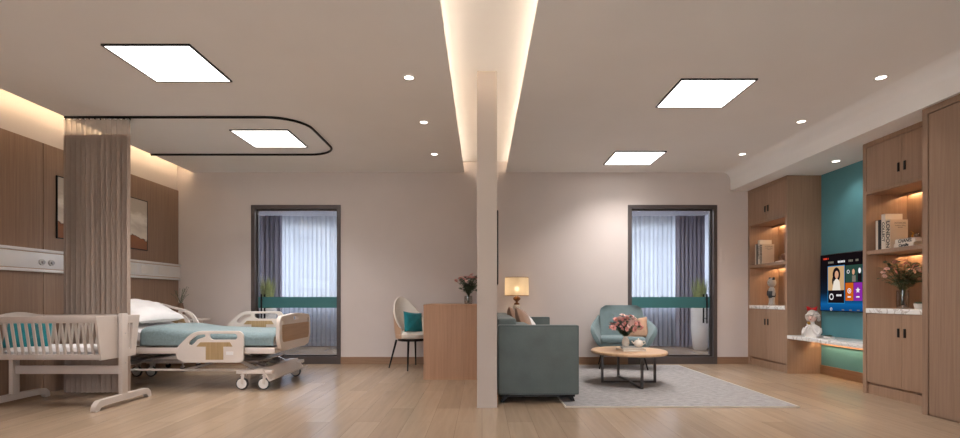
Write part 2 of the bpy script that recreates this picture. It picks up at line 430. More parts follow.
# wood cladding of the left wall, in boards with narrow joints
m = MB(); ys = [-1.6, -.934, .266, 1.466, 2.666, 3.866, 5.066, 6.266, 7.33]
for a, b in zip(ys, ys[1:]): m.box(XL, XL + .02, a + .006, b - .006, 0, 2.44)
struct(m.build('trim_2', M['wallwood']))
struct(B('baseboard_back_left', M['basewood'], None, XL + .02, -3.25, YB - .012, YB, 0, .1))
struct(B('baseboard_back_middle', M['basewood'], None, -1.99, -.042, YB - .012, YB, 0, .1))
struct(B('baseboard_back_centre', M['basewood'], None, .127, 2.055, YB - .012, YB, 0, .1))
struct(B('baseboard_back_right', M['basewood'], None, 3.31, 3.75, YB - .012, YB, 0, .1))
struct(B('baseboard_right', M['basewood'], None, XR - .014, XR, 5.12, 6.39, 0, .11))
struct(B('baseboard_center', M['basewood'], None, .127, .137, 4.42, YB, 0, .1))
# cove lamps lying on the ceiling boards
struct(B('trim_3', M['cove'], None, -.49, -.465, Y0 + .1, YB - .02, H + .025, H + .04))
struct(B('trim_4', M['cove'], None, .55, .575, Y0 + .1, YB - .02, H + .025, H + .04))
struct(B('trim_5', M['covel'], None, -4.04, -4.02, Y0 + .1, YB - .02, H + .025, H + .04))

# glass doors
for n, (a, b) in DO.items():
    d = struct(B('door_%d' % n, M['frame'], None, a, b, YB - .02, T, 0, .10)) if False else None
    m = MB(); fw = .05
    m.box(a, a + fw, YB - .015, T, 0, DZ); m.box(b - fw, b, YB - .015, T, 0, DZ)
    m.box(a + fw, b - fw, YB - .015, T, DZ - fw, DZ); m.box(a + fw, b - fw, YB - .01, T, 0, .10)
    d = struct(m.build('door_%d' % n, M['frame']))
    m = MB(); yl = YB + .05; lw = .022
    A, Z0, Z1 = a + fw, .10, DZ - fw; Bx = b - fw
    m.box(A, A + lw, yl, yl + .035, Z0, Z1); m.box(Bx - lw, Bx, yl, yl + .035, Z0, Z1)
    m.box(A + lw, Bx - lw, yl, yl + .035, Z1 - lw, Z1); m.box(A + lw, Bx - lw, yl, yl + .035, Z0, Z0 + lw)
    m.build('door_leaf_frame', M['bronze'], d)
    B('glass_pane', M['glass'], d, A + lw, Bx - lw, yl + .014, yl + .022, Z0 + lw, Z1 - lw)
    B('glass_band', M['band'], d, A + lw, Bx - lw, yl + .010, yl + .026, .79, .945)
    hx = (A + .085) if n == 1 else (Bx - .085)
    m = MB()
    for yy in (yl - .04, yl + .075):
        m.tube([(hx, yy, .57), (hx, yy, .985)], .011, 10)
        for zz in (.64, .91): m.tube([(hx, yy, zz), (hx, yl + .016, zz)], .007, 8)
    m.build('door_handle', M['black'], d)

# balcony beyond the doors
YW = 10.05
struct(B('floor_balcony', M['floor'], None, XL - .1, XR + .25, T, YW + .15, -.1, .0))
struct(B('ceiling_balcony', M['white_wall'], None, XL - .1, XR + .25, T, YW + .15, 2.50, 2.60))
for k, xx in enumerate((-2.2, 2.3)):
    struct(B('trim_%d' % (6 + k), M['panel_light'], None, xx - .3, xx + .3, 8.3, 8.9, 2.488, 2.499))  # unseen glowing ceiling panels, added with area lights to brighten the balcony
    l = bpy.data.lights.new('balcony_fill_light', 'AREA'); l.shape = 'SQUARE'; l.size = .58; l.energy = 38; l.color = (1, .97, .95)
    o = bpy.data.objects.new('balcony_fill_light', l); C.objects.link(o); o.location = (xx, 8.6, 2.485)
struct(B('wall_balcony_left', M['white_wall'], None, XL - .1, XL, T, YW, 0, 2.5))
struct(B('wall_balcony_right', M['white_wall'], None, 4.26, 4.36, T, YW, 0, 2.5))
struct(B('wall_balcony_middle', M['white_wall'], None, -.05, .1, T, YW, 0, 2.5))
struct(MB().box(XL - .1, 4.36, YW, YW + .15, 0, .72).box(XL - .1, 4.36, YW, YW + .15, 2.38, 2.5).build('wall_balcony_front', M['white_wall']))
for n, (a, b) in ((1, (XL, -.05)), (2, (.1, 4.26))):
    m = MB(); k = 3; w = (b - a) / k; y0, y1 = YW + .03, YW + .09
    m.box(a, b, y0, y1, .72, .77); m.box(a, b, y0, y1, 2.33, 2.38); m.box(a, b, y0, y1, 2.06, 2.12)
    for i in range(k + 1):
        x = a + w * i; m.box(max(a, x - .03), min(b, x + .03), y0, y1, .77, 2.33)
    wnd = struct(m.build('window_%d' % n, M['white']))
    B('window_pane', M['glass'], wnd, a, b, YW + .055, YW + .062, .77, 2.33)

def curtain_mesh(mb, x0, x1, y, z0, z1, pitch, amp, seed=0, nz=6, jit=.25):
    rnd = random.Random(seed); n = max(1, int((x1 - x0) / pitch)); am = [amp * (1 + rnd.uniform(-jit, jit)) for _ in range(n + 2)]
    ph = [rnd.uniform(-jit, jit) for _ in range(n + 2)]
    def fn(u, v):
        t = u * n; i = int(min(t, n - 1)); fr = t - i
        a = am[i] * (1 - fr) + am[i + 1] * fr; p = ph[i] * (1 - fr) + ph[i + 1] * fr
        s = math.sin(2 * PI * (t + p * .5)); s = math.copysign(abs(s) ** .75, s)
        return (x0 + (x1 - x0) * u + .15 * pitch * math.sin(4 * PI * t), y + a * s * (1 + .10 * math.sin(2 * v)), z0 + (z1 - z0) * v)
    mb.grid(fn, n * 12, nz); return mb

for x0, x1, mt, lab, nm, sd in (
    (-4.22, -3.78, 'drape', 'grey drape gathered behind the glass door nearer the bed', 'drape', 3),
    (-3.80, -.15, 'sheer', 'white sheer curtain behind the glass door nearer the bed', 'sheer_curtain', 4),
    (.2, 3.70, 'sheer', 'white sheer curtain behind the glass door beside the armchair', 'sheer_curtain', 5),
    (3.66, 4.20, 'drape', 'grey drape gathered behind the glass door beside the armchair', 'drape', 6)):
    o = curtain_mesh(MB(), x0, x1, 9.90 if mt == 'sheer' else 9.82, .015, 2.49, .085 if mt == 'sheer' else .075, .022 if mt == 'sheer' else .03, sd).build(nm, M[mt], recalc=False, sharp=180)
    tag(o, lab, 'curtain')

# ------------------------------------------------------------------ lights in the ceiling
def panel_light(x0, y0, label):
    t = thing('ceiling_panel_light', label, 'ceiling light', (x0 + .31, y0 + .31, H), 0, 'square ceiling panel lights')
    m = MB(); w = .31; f = .012
    m.box(-w, w, -w, -w + f, -.012, 0); m.box(-w, w, w - f, w, -.012, 0); m.box(-w, -w + f, -w + f, w - f, -.012, 0); m.box(w - f, w, -w + f, w - f, -.012, 0)
    m.build('frame', M['black'], t)
    B('diffuser', M['panel_light'], t, -w + f, w - f, -w + f, w - f, -.009, -.001)
    return t
p = panel_light(-2.655, 3.62, 'square ceiling light panel, the large one in front of the curtain track')
dup(p, (-2.345, 5.77, H), 0, 'square ceiling light panel inside the loop of curtain track over the bed')
dup(p, (1.915, 4.50, H), 0, 'square ceiling light panel over the rug, the nearer of the two')
dup(p, (1.915, 6.57, H), 0, 'square ceiling light panel near the door behind the armchair')
def downlight(x, y, z, label):
    t = thing('downlight', label, 'ceiling light', (x, y, z), 0, 'round recessed downlights')
    m = MB(); m.lathe([(.052, 0), (.052, -.006), (.040, -.006), (.036, -.002), (.036, 0)], seg=24); m.build('trim_ring', M['white'], t)
    m = MB(); m.lathe([(.036, -.004), (.001, -.004)], seg=24, cap=False); m.build('lens', M['down_light'], t)
    return t
d0 = downlight(-.585, 4.17, H, 'round downlight left of the light slot, nearest the viewer')
dl = [(-.585, 5.23, 'round downlight left of the light slot, middle of its row'), (-.585, 6.39, 'round downlight left of the light slot, nearest the back wall'),
      (3.20, 4.17, 'round downlight beside the soffit on the right, nearest the viewer'), (3.20, 5.21, 'round downlight beside the soffit, middle of its row'),
      (3.20, 6.39, 'round downlight beside the soffit, nearest the back wall')]
for x, y, lb in dl: dup(d0, (x, y, H), 0, lb)
dup(d0, (3.90, 5.73, 2.44), 0, 'round downlight under the soffit above the television')

def spot(name, loc, power, size, blend=.6, col=(1, .93, .86), rad=.03, rot=(0, 0, 0)):
    l = bpy.data.lights.new(name, 'SPOT'); l.energy = power; l.spot_size = math.radians(size); l.spot_blend = blend; l.color = col; l.shadow_soft_size = rad
    o = bpy.data.objects.new(name, l); C.objects.link(o); o.location = loc; o.rotation_euler = rot; return o
for x, y in ((-2.345, 3.93), (-2.345, 5.77), (1.915, 4.50), (1.915, 6.57)):
    l = bpy.data.lights.new('panel_beam', 'AREA'); l.shape = 'SQUARE'; l.size = .58; l.energy = 18; l.spread = math.radians(120); l.color = (1, .965, .95)
    o = bpy.data.objects.new('panel_beam', l); C.objects.link(o); o.location = (x, y, H - .0135)
for i, (x, y) in enumerate([(-.585, 4.17), (-.585, 5.23), (-.585, 6.39), (3.20, 4.17), (3.20, 5.21), (3.20, 6.39)]):
    spot('downlight_beam', (x, y, H - .012), 8, 80)
spot('downlight_beam', (3.90, 5.73, 2.428), 8, 120)

# ------------------------------------------------------------------ ward curtain and its track
zt = H - .012
pth = [(-4.06, 5.06), (-2.11, 5.06)]
for k in range(1, 9):
    a = -PI / 2 + PI / 2 * k / 8; pth.append((-2.11 + .35 * math.cos(a), 5.41 + .35 * math.sin(a)))
pth.append((-1.76, 6.03))
for k in range(1, 9):
    a = PI / 2 * k / 8; pth.append((-2.11 + .35 * math.cos(a), 6.03 + .35 * math.sin(a)))
pth.append((-4.06, 6.38))
o = MB().tube([(x, y, zt) for x, y in pth], .0125, 8).build('curtain_track', M['black'])
tag(o, 'black curtain track looping across the ceiling above the bed', 'curtain track')
t = thing('ward_curtain', 'beige pleated privacy curtain with mesh top hanging beside the crib', 'curtain', (-3.737, 5.06, 0))
o = curtain_mesh(MB(), -.32, .32, 0, .015, 2.515, .046, .038, 11, nz=8, jit=.12).build('fabric', M['curtain'], t, sharp=180, recalc=False)
curtain_mesh(MB(), -.32, .32, 0, 2.515, 2.665, .046, .038, 11, nz=3, jit=.12).build('mesh_top', M['mesh'], t, sharp=180, recalc=False)
for i in range(12):
    x = -.31 + .0564 * i
    MB().box(x - .006, x + .006, -.008, .008, 2.66, 2.676).build('hook', M['black'], t)

# ------------------------------------------------------------------ medical rail and pictures on the left wall
WX = XL + .02
t = thing('medical_rail', 'long white medical service rail running along the wood wall', 'wall rail', (WX, 4.2, 1.29))
m = MB(); a, b = -4.0, YB - 4.2
m.box(0, .026, a, b, -.075, .075, bev=.003); m.box(0, .034, a, b, .083, .11, bev=.003); m.box(0, .034, a, b, -.11, -.083, bev=.003)
m.build('rail_body', M['railwhite'], t)
m = MB().box(0, .014, a, b, .075, .083).box(0, .014, a, b, -.083, -.075); m.build('groove_strip', M['tan'], t)
for y in (5.01, 5.12):
    m = MB(); m.tube([(.026, y - 4.2, -.015), (.042, y - 4.2, -.015)], .030, 18); q = m.build('gas_outlet', M['terr'], t)
    MB().tube([(.042, y - 4.2, -.015), (.058, y - 4.2, -.015)], .016, 14).build('outlet_socket', M['steel'], q)
for y in (6.28, 6.60, 6.95):
    MB().box(.026, .030, y - 4.2 - .12, y - 4.2 + .12, -.05, .05, bev=.002).build('socket_plate', M['white'], t)

def picture(y0, y1, label, frm=.010):
    t = thing('framed_picture', label, 'picture', (WX, (y0 + y1) / 2, 1.845), 0, 'abstract paintings on the wood wall')
    w = (y1 - y0) / 2; h = .315
    m = MB()
    m.box(0, .014, -w, -w + frm, -h, h); m.box(0, .014, w - frm, w, -h, h); m.box(0, .014, -w + frm, w - frm, h - frm, h); m.box(0, .014, -w + frm, w - frm, -h, -h + frm)
    m.build('frame', M['black'], t)
    B('canvas', M['art'], t, 0, .012, -w + frm, w - frm, -h + frm, h - frm)
    return t
p = picture(5.215, 5.70, 'framed abstract painting left of the beige curtain, mostly hidden by it')
dup(p, (WX, 6.385, 1.845), 0, 'framed abstract painting in cream and rust right of the curtain')

# ------------------------------------------------------------------ pillows
def pillow_mb(w, h, t, seed=0, p=3.0, wr=.012, n=18, mb=None):
    mb = mb or MB(); off = Vector((seed * 3.1, seed * 1.7, 0))
    def fn(side):
        def g(u, v):
            a = 2 * u - 1; b = 2 * v - 1
            e = max(0.0, (1 - abs(a) ** p)) ** .5 * max(0.0, (1 - abs(b) ** p)) ** .5
            x = a * w / 2 * (1 - .07 * (1 - b * b)); z = b * h / 2 * (1 - .07 * (1 - a * a))
            q = mnoise.noise(Vector((a * 2.2, b * 2.2, side)) + off) * wr * e
            return (x, side * t / 2 * e + q, z)
        return g
    mb.grid(fn(1), n, n); mb.grid(fn(-1), n, n)
    bmesh.ops.remove_doubles(mb.bm, verts=mb.bm.verts[:], dist=1e-4)
    return mb
def cushion(name, m, w, h, t, loc, rot, label, cat='cushion', seed=0, **k):
    o = pillow_mb(w, h, t, seed, **k).build(name, M[m]); o.location = loc; o.rotation_euler = rot
    return tag(o, label, cat)

# ------------------------------------------------------------------ hospital bed
bx, by = -3.10, 5.725
bed = thing('hospital_bed', 'adjustable white hospital bed on wheels with wood inlays', 'bed', (bx, by, 0))
m = MB()
for s in (-1, 1): m.box(-1.0, 1.0, s * .44 - .02, s * .44 + .02, .365, .43, bev=.006)
m.box(-1.0, -.96, -.42, .42, .37, .43); m.box(.96, 1.0, -.42, .42, .37, .43)
m.box(-.34, .98, -.42, .42, .415, .43)
m.build('mattress_platform', M['bedwhite'], bed)
m = MB()   # lifted back section
m.T = Matrix.Translation((-.34, 0, .425)) @ Matrix.Rotation(math.radians(20), 4, 'Y')
m.box(-.66, 0, -.41, .41, -.012, .008); m.build('backrest_section', M['bedwhite'], bed)
m = MB()
for s in (-1, 1):
    m.tube([(-.92, s * .41, .195), (.72, s * .41, .195)], .012, 8)
m.tube([(-.92, -.41, .195), (-.92, .41, .195)], .014, 8); m.tube([(.05, -.41, .195), (.05, .41, .195)], .012, 8)
m.build('chassis', M['bedwhite'], bed)
for xa, xb, xc, xd in ((.62, .98, .66, .76), (-1.0, -.66, -.98, -.9)):
    m = MB()
    for s in (-1, 1): m.box(xa, xb, s * .45 - .03, s * .45 + .03, .165, .20, bev=.005)
    m.box(xc, xd, -.45, .45, .165, .20)
    m.build('wheel_carriage', M['bedwhite'], bed)
# transverse foot step with a turned-down lip
m = MB()
m.hexa([(.88, -.50, .205), (.96, -.50, .09), (.96, .50, .09), (.88, .50, .205), (.89, -.50, .215), (.972, -.50, .10), (.972, .50, .10), (.89, .50, .215)])
m.box(.80, .89, -.47, .50, .198, .21)
m.hexa([(.96, -.50, .09), (1.01, -.50, .115), (1.01, .50, .115), (.96, .50, .09), (.96, -.50, .102), (1.01, -.50, .13), (1.01, .50, .13), (.96, .50, .102)])
m.build('foot_cover', M['bedwhite'], bed)
# lifting arms
for xa, xb in ((.42, .80), (-.42, -.82)):
    m = MB()
    for s in (-.36, -.12, .12, .36):
        m.hexa([(xa - .04, s - .012, .375), (xa + .04, s - .012, .375), (xa + .04, s + .012, .375), (xa - .04, s + .012, .375),
                (xb - .04, s - .012, .19), (xb + .04, s - .012, .19), (xb + .04, s + .012, .19), (xb - .04, s + .012, .19)])
    m.box(min(xa, xb), max(xa, xb), -.35, .35, .27, .28)
    m.build('lifting_arm', M['steel'], bed)
    for yy in (-.2, .2): MB().tube([(xa * .7, yy, .36), (xb, yy, .22)], .022, 10).build('actuator', M['steel'], bed)
for s in (-1, 1):
    for x in (.22, .30):
        pass
# casters
def caster(parent, x, y, z=.17, r=.062):
    m = MB(); m.tube([(0, 0, 0), (0, 0, -.02)], .022, 10)
    for s in (-1, 1):
        m.hexa([(-.018, s * .022 - .003, -.10), (.0, s * .022 - .003, -.115), (.0, s * .022 + .003, -.115), (-.018, s * .022 + .003, -.10),
                (-.012, s * .022 - .003, -.018), (.022, s * .022 - .003, -.018), (.022, s * .022 + .003, -.018), (-.012, s * .022 + .003, -.018)])
    m.box(-.02, .022, -.025, .025, -.024, -.016)
    f = m.build('caster', M['bedwhite'], parent); f.location = (x, y, z)
    m = MB(); m.T = Matrix.Translation((-.012, 0, r - z + .001)) @ Matrix.Rotation(PI / 2, 4, 'X')
    m.lathe([(r - .012, -.015), (r - .003, -.013), (r, -.006), (r, .006), (r - .003, .013), (r - .012, .015)], seg=28, cap=False); m.build('tyre', M['tyre'], f)
    m = MB(); m.T = Matrix.Translation((-.012, 0, r - z + .001)) @ Matrix.Rotation(PI / 2, 4, 'X')
    m.lathe([(.001, -.018), (.012, -.019), (.014, -.014), (r - .011, -.014), (r - .011, .014), (.014, .014), (.012, .019), (.001, .018)], seg=28, cap=False); m.build('wheel_disc', M['white'], f)
    return f
def dup_part(f, parent, x, y):
    c = f.copy(); C.objects.link(c); c.parent = parent; c.location = (x, y, f.location.z)
    for g in f.children:
        d = g.copy(); C.objects.link(d); d.parent = c
    return c
c0 = caster(bed, .68, -.45)
for x, y in ((.90, -.45), (.68, .45), (.90, .45), (-.80, -.45), (-.97, -.45), (-.80, .43), (-.97, .43)): dup_part(c0, bed, x, y)
# boards
def board(x, z0, z1, name):
    w = .475; hh = z1 - z0
    out = [(-w + .06, z0 + .02), (-w + .16, z0), (w - .16, z0), (w - .06, z0 + .02), (w, z0 + .12), (w - .01, z1 - .06), (w - .05, z1 - .012), (0, z1 + .018), (-w + .05, z1 - .012), (-w + .01, z1 - .06), (-w, z0 + .12)]
    out = rounded(out, [.03, .05, .05, .03, .05, .03, .04, .3, .04, .03, .05])
    h1 = rounded([(-w + .05, z1 - .11), (-w + .10, z1 - .12), (-w + .10, z1 - .045), (-w + .06, z1 - .05)], .02)
    h2 = [(-a, b) for a, b in h1]
    h3 = rrect(-.07, .07, z1 - .06, z1 - .025, .016)
    f = MB().plate([out, h1, h2, h3], 'x', x - .02, x + .02, .006).build(name, M['bedwhite'], bed)
    pn = rounded([(-w + .10, z0 + .09), (w - .10, z0 + .09), (w - .07, z0 + .13), (w - .07, z1 - .10), (-w + .07, z1 - .10), (-w + .07, z0 + .13)], .02)
    for sd in (1, -1):
        MB().plate([pn], 'x', x + sd * .019, x + sd * .024, .001).build('wood_panel', M['inlay2'], f)
    return f
board(1.035, .385, .755, 'footboard'); board(-1.02, .40, .80, 'headboard')
# side rails
def zp(a, b): return ((a - 197) * .00274 + .03, .60 - (b - 187) * .00274)
def side_rail(y, dz, mirror=False, x_off=0, tilt=0):
    OUT = rounded([zp(*q) for q in ((230, 303), (205, 290), (197, 268), (205, 245), (255, 196), (285, 187), (435, 187), (447, 200), (447, 295), (435, 303))], [.03, .04, .04, .04, .06, .05, .05, .05, .03, .03])
    s1 = rounded([zp(*q) for q in ((322, 197), (418, 197), (424, 204), (424, 212), (418, 219), (335, 219), (325, 214))], .012)
    s2 = rounded([zp(*q) for q in ((246, 234), (250, 224), (275, 203), (306, 199), (308, 208), (280, 217), (262, 236), (252, 240))], .010)
    w1 = [zp(*q) for q in ((275, 244), (290, 228), (398, 228), (408, 244), (374, 244), (374, 292), (310, 292), (310, 244))]
    latch = [zp(*q) for q in ((384, 262), (410, 262), (410, 274), (384, 274))]
    pv = Vector((.37, .44))
    def tf(l):
        o = []
        for a, b in l:
            if mirror: a = .745 - a
            v = Vector((a, b)) - pv; v.rotate(Matrix.Rotation(tilt, 2)); v += pv
            o.append((v.x + x_off, v.y + dz))
        return o
    sg = 1 if y > 0 else -1
    f = MB().plate([tf(OUT), tf(s1), tf(s2)], 'y', y - .013, y + .013, .005).build('side_rail', M['bedwhite'], bed)
    for q in (-1, 1):
        mm = MB(); mm.plate([tf(w1)], 'y', y + q * .012, y + q * .016, .0008); mm.build('wood_panel', M['inlay'], f)
    mm = MB(); mm.plate([tf(latch)], 'y', y - .016, y - .012, .0008); mm.build('latch', M['railwhite'], f)
    for xx in (.25, .55):
        mm = MB(); a, b = tf([(xx, .33)])[0]; mm.box(a - .02, a + .02, sg * .46, y, min(b, .40), min(b, .40) + .03) if dz < .1 else mm.box(a - .02, a + .02, sg * .46, y, .385, .5)
        mm.build('rail_arm', M['steel'], f)
    return f
side_rail(-.515, 0); side_rail(.515, .17); side_rail(.515, .215, True, -.94, -.26)

mt = MB()   # mattress follows the raised backrest
def mat_sec(x, z, ang):
    n = 24; r = []
    for k in range(n):
        a = 2 * PI * k / n; cy = math.copysign(abs(math.cos(a)) ** .25, math.cos(a)) * .425; cz = math.copysign(abs(math.sin(a)) ** .35, math.sin(a)) * .068
        r.append(mt.v((x - cz * math.sin(ang), cy, z + .069 + cz * math.cos(ang))))
    return r
secs = []
for i in range(25):
    s = i / 24; x = -.98 + 1.95 * s
    z = .432 + max(0, (-.30 - x)) * .36 if x < -.36 else .432 + (max(0, -.30 - x)) ** 1.3 * .3
    secs.append(mat_sec(x, z, 0))
mt.skin(secs)
o = mt.build('mattress', M['sheet']); o.location = (bx, by, 0); tag(o, 'white sheeted mattress end showing under the pale teal blanket', 'mattress')
# blanket
bl = MB()
def bl_fn(u, v):
    x = -.36 + 1.35 * u
    hx = .575 + .03 * (1 - u) + max(0, -.28 - x) * .42 + .035 * math.exp(-((u - .12) / .14) ** 2)
    edge = min(1, (1 - u) / .03) ** .5 * min(1, u / .05 + .0) ** .5
    e2 = .82 + .18 * edge
    zb = .445; W = .462
    # section: up one side, across the top with round shoulders, down the other
    t = v * 2 - 1; a = abs(t)
    if a < .62: yy = t / .62 * (W - .07); zz = hx + .012 * (1 - (a / .62) ** 2)
    elif a < .80:
        q = (a - .62) / .18 * PI / 2; yy = math.copysign(W - .07 + .07 * math.sin(q), t); zz = hx - .07 + .07 * math.cos(q)
    else:
        q = (a - .80) / .20; yy = math.copysign(W + .006 * q, t); zz = hx - .07 - (hx - .07 - zb) * q
    if a < .9: zz += mnoise.noise(Vector((x * 5, yy * 5, 1))) * .007
    zz = zb + (zz - zb) * e2
    if u > .965: x -= 0
    return (x, yy, zz)
bl.grid(bl_fn, 60, 44)
o = bl.build('blanket', M['blanket'], sharp=180, recalc=False)
md = o.modifiers.new('thick', 'SOLIDIFY'); md.thickness = .012; md.offset = -1
o.location = (bx, by, 0); tag(o, 'pale teal blanket spread over the hospital bed', 'blanket')
cushion('pillow', 'sheet', .84, .50, .19, (bx - .61, by - .03, .785), (math.radians(-68), 0, math.radians(90)), 'large white pillow at the head of the bed', 'pillow', 4, p=2.6, wr=.03)

# ------------------------------------------------------------------ bedside cabinet with plant
t = thing('bedside_cabinet', 'white bedside cabinet on casters behind the bed', 'bedside cabinet', (-3.97, 6.73, 0))
MB().box(-.24, .24, -.22, .22, .11, .635, bev=.008).build('body', M['bedwhite'], t)
MB().box(-.25, .34, -.24, .24, .635, .662, bev=.008).build('top', M['bedwhite'], t)
for i, z in enumerate((.50, .34)):
    d = MB().box(-.20, .20, -.232, -.22, z, z + .12, bev=.004).build('drawer', M['white'], t)
    MB().box(-.05, .05, -.24, -.232, z + .07, z + .085, bev=.002).build('handle', M['steel'], d)
d = MB().box(-.20, .20, -.232, -.22, .13, .32, bev=.004).build('door', M['white'], t)
c1 = caster(t, .20, -.19, .11, .035)
bpy.data.objects.remove(c1.children[1]); bpy.data.objects.remove(c1.children[0]); bpy.data.objects.remove(c1)
def small_caster(x, y):
    f = MB().tube([(x, y, .11), (x, y, .065)], .012, 8).box(x - .018, x + .018, y - .016, y + .016, .05, .075).build('caster', M['steel'], t)
    m = MB(); m.T = Matrix.Translation((x, y, .034)) @ Matrix.Rotation(PI / 2, 4, 'X'); m.lathe([(.001, -.012), (.03, -.012), (.034, -.006), (.034, .006), (.03, .012), (.001, .012)], seg=18, cap=False); m.build('wheel', M['tyre'], f)
for x in (-.2, .2):
    for y in (-.18, .18): small_caster(x, y)

# ------------------------------------------------------------------ plants and flowers
def leaf(mb, p, d, L, w, up=Vector((0, 0, 1)), fold=.15):
    d = Vector(d).normalized(); s = d.cross(up)
    if s.length < .01: s = Vector((1, 0, 0))
    s.normalize(); n = s.cross(d).normalized(); p = Vector(p)
    row = []
    for t, ww in ((0, .12), (.3, .85), (.6, 1), (.85, .6), (1, .04)):
        c = p + d * (L * t) - n * (L * .18 * t * t)
        row.append((mb.v(c - s * w * ww + n * (w * fold * ww)), mb.v(c), mb.v(c + s * w * ww + n * (w * fold * ww))))
    for a, b in zip(row, row[1:]):
        mb.f([a[0], a[1], b[1], b[0]]); mb.f([a[1], a[2], b[2], b[1]])
def blossom_mesh(r, m1):
    mb = MB(); mb.mi = 0
    for ring, (n, tilt, rr) in enumerate(((6, .35, 1.0), (5, .8, .8), (4, 1.2, .55))):
        for k in range(n):
            a = 2 * PI * k / n + ring * .5; d = Vector((math.cos(a) * math.cos(tilt), math.sin(a) * math.cos(tilt), math.sin(tilt)))
            leaf(mb, (0, 0, -.1 * r), d, r * rr * 1.05, r * .42 * rr + r * .1, fold=.35)
    mb.mi = 1; mb.ball((0, 0, r * .12), r * .2, seg=8, rn=5)
    o = mb.build('blossom', [M[m1], M['core']], recalc=False, sharp=180); me = o.data; bpy.data.objects.remove(o); return me
BLOSS = {k: blossom_mesh(1.0, k) for k in ('pink', 'pinkl')}
def bouquet(t, z0, rx, h, nb, nl, br, seed, lf='leaf', leafsize=.035, top_flat=.5, leaf_reach=1.0):
    rnd = random.Random(seed); st = MB(); fo = MB(); heads = []
    n = nb + nl
    for i in range(n):
        a = rnd.uniform(0, 2 * PI) if i >= nb else 2 * PI * i * .381966
        q = math.sqrt((i + .5) / nb) if i < nb else rnd.uniform(.5, 1.0) * leaf_reach
        rr = q * rx; zz = z0 + h * (1 - top_flat * q * q) * rnd.uniform(.82, 1.04)
        if i >= nb: zz = z0 + h * rnd.uniform(.25, 1.0)
        e = Vector((math.cos(a) * rr, math.sin(a) * rr, zz)); b0 = Vector((rnd.uniform(-.01, .01), rnd.uniform(-.01, .01), z0 * .2)); nk = Vector((rnd.uniform(-.015, .015), rnd.uniform(-.015, .015), z0))
        mid = nk.lerp(e, .5) + Vector((0, 0, h * .08))
        pts = [b0, nk, mid, e]; st.tube(pts, .0016, 5)
        k = 7 if i >= nb else 4
        for j in range(k):
            tt = .25 + .75 * (j + .5) / k
            p = nk.lerp(mid, tt * 2) if tt < .5 else mid.lerp(e, tt * 2 - 1)
            aa = rnd.uniform(0, 2 * PI); dr = Vector((math.cos(aa), math.sin(aa), rnd.uniform(-.2, .7)))
            leaf(fo, p, dr, leafsize * rnd.uniform(.7, 1.25), leafsize * .34)
        if i < nb: heads.append((e, a, q))
    st.build('stems', M['stem'], t, sharp=180); fo.build('foliage', M[lf], t, recalc=False, sharp=180)
    for e, a, q in heads:
        o = bpy.data.objects.new('blossom', BLOSS[rnd.choice(['pink', 'pink', 'pinkl'])]); C.objects.link(o); o.parent = t
        o.location = e; s = br * rnd.uniform(.8, 1.15); o.scale = (s, s, s); o.rotation_euler = (-math.sin(a) * q * .9 + rnd.uniform(.1, .7), math.cos(a) * q * .9, rnd.uniform(0, 6))
def glass_vase(t, r, h, ribs=False, mt='vglass'):
    m = MB(); prof = [(r * .82, 0), (r * .9, h * .02), (r, h * .4), (r * .94, h)]
    m.lathe(prof, seg=28, cap=False); m.lathe([(.001, 0), (r * .82, 0)], seg=28, cap=False); m.build('vase', M[mt], t)

t = thing('potted_plant', 'small sprig plant in a brown pot on the bedside cabinet', 'plant', (-3.93, 6.78, .663))
MB().lathe([(.035, 0), (.045, .02), (.05, .1), (.035, .16), (.03, .19), (.035, .2), (.027, .19), (.02, .15), (.001, .15)], seg=20, cap=False).build('pot', M['pot'], t)
bouquet(t, .19, .12, .24, 0 + 1, 14, .006, 5, 'leaf2', .022)
t = thing('flower_vase', 'pink flowers in a ribbed glass vase on the wooden desk', 'vase of flowers', (-.165, 6.25, .856))
glass_vase(t, .05, .10); bouquet(t, .10, .15, .27, 18, 40, .024, 8, 'leaf', .045, .35)

# ------------------------------------------------------------------ crib
t = thing('crib', 'cream slatted bedside crib on arched feet left of the curtain', 'crib', (-3.63, 4.58, 0))
xr, xl = .425, -.46; z0, z1 = .41, .775; yt, yb = .265, .205
def zy(z): return yb + (yt - yb) * (z - z0) / (z1 - z0)
for s in (-1, 1):
    m = MB()
    def rail(za, zb, th=.011):
        m.hexa([(xl, s * zy(za) - th, za), (xr, s * zy(za) - th, za), (xr, s * zy(za) + th, za), (xl, s * zy(za) + th, za),
                (xl, s * zy(zb) - th, zb), (xr, s * zy(zb) - th, zb), (xr, s * zy(zb) + th, zb), (xl, s * zy(zb) + th, zb)], bev=.003)
    rail(z1 - .055, z1); rail(z0, z0 + .045)
    r = m.build('side_panel', M['crib'], t)
    n = 14
    for i in range(n):
        x = xl + .06 + (xr - xl - .12) * i / (n - 1); w = .0105
        za, zb = z0 + .04, z1 - .05
        MB().hexa([(x - w, s * zy(za) - .005, za), (x + w, s * zy(za) - .005, za), (x + w, s * zy(za) + .005, za), (x - w, s * zy(za) + .005, za),
                   (x - w, s * zy(zb) - .005, zb), (x + w, s * zy(zb) - .005, zb), (x + w, s * zy(zb) + .005, zb), (x - w, s * zy(zb) + .005, zb)]).build('slat', M['crib'], r)
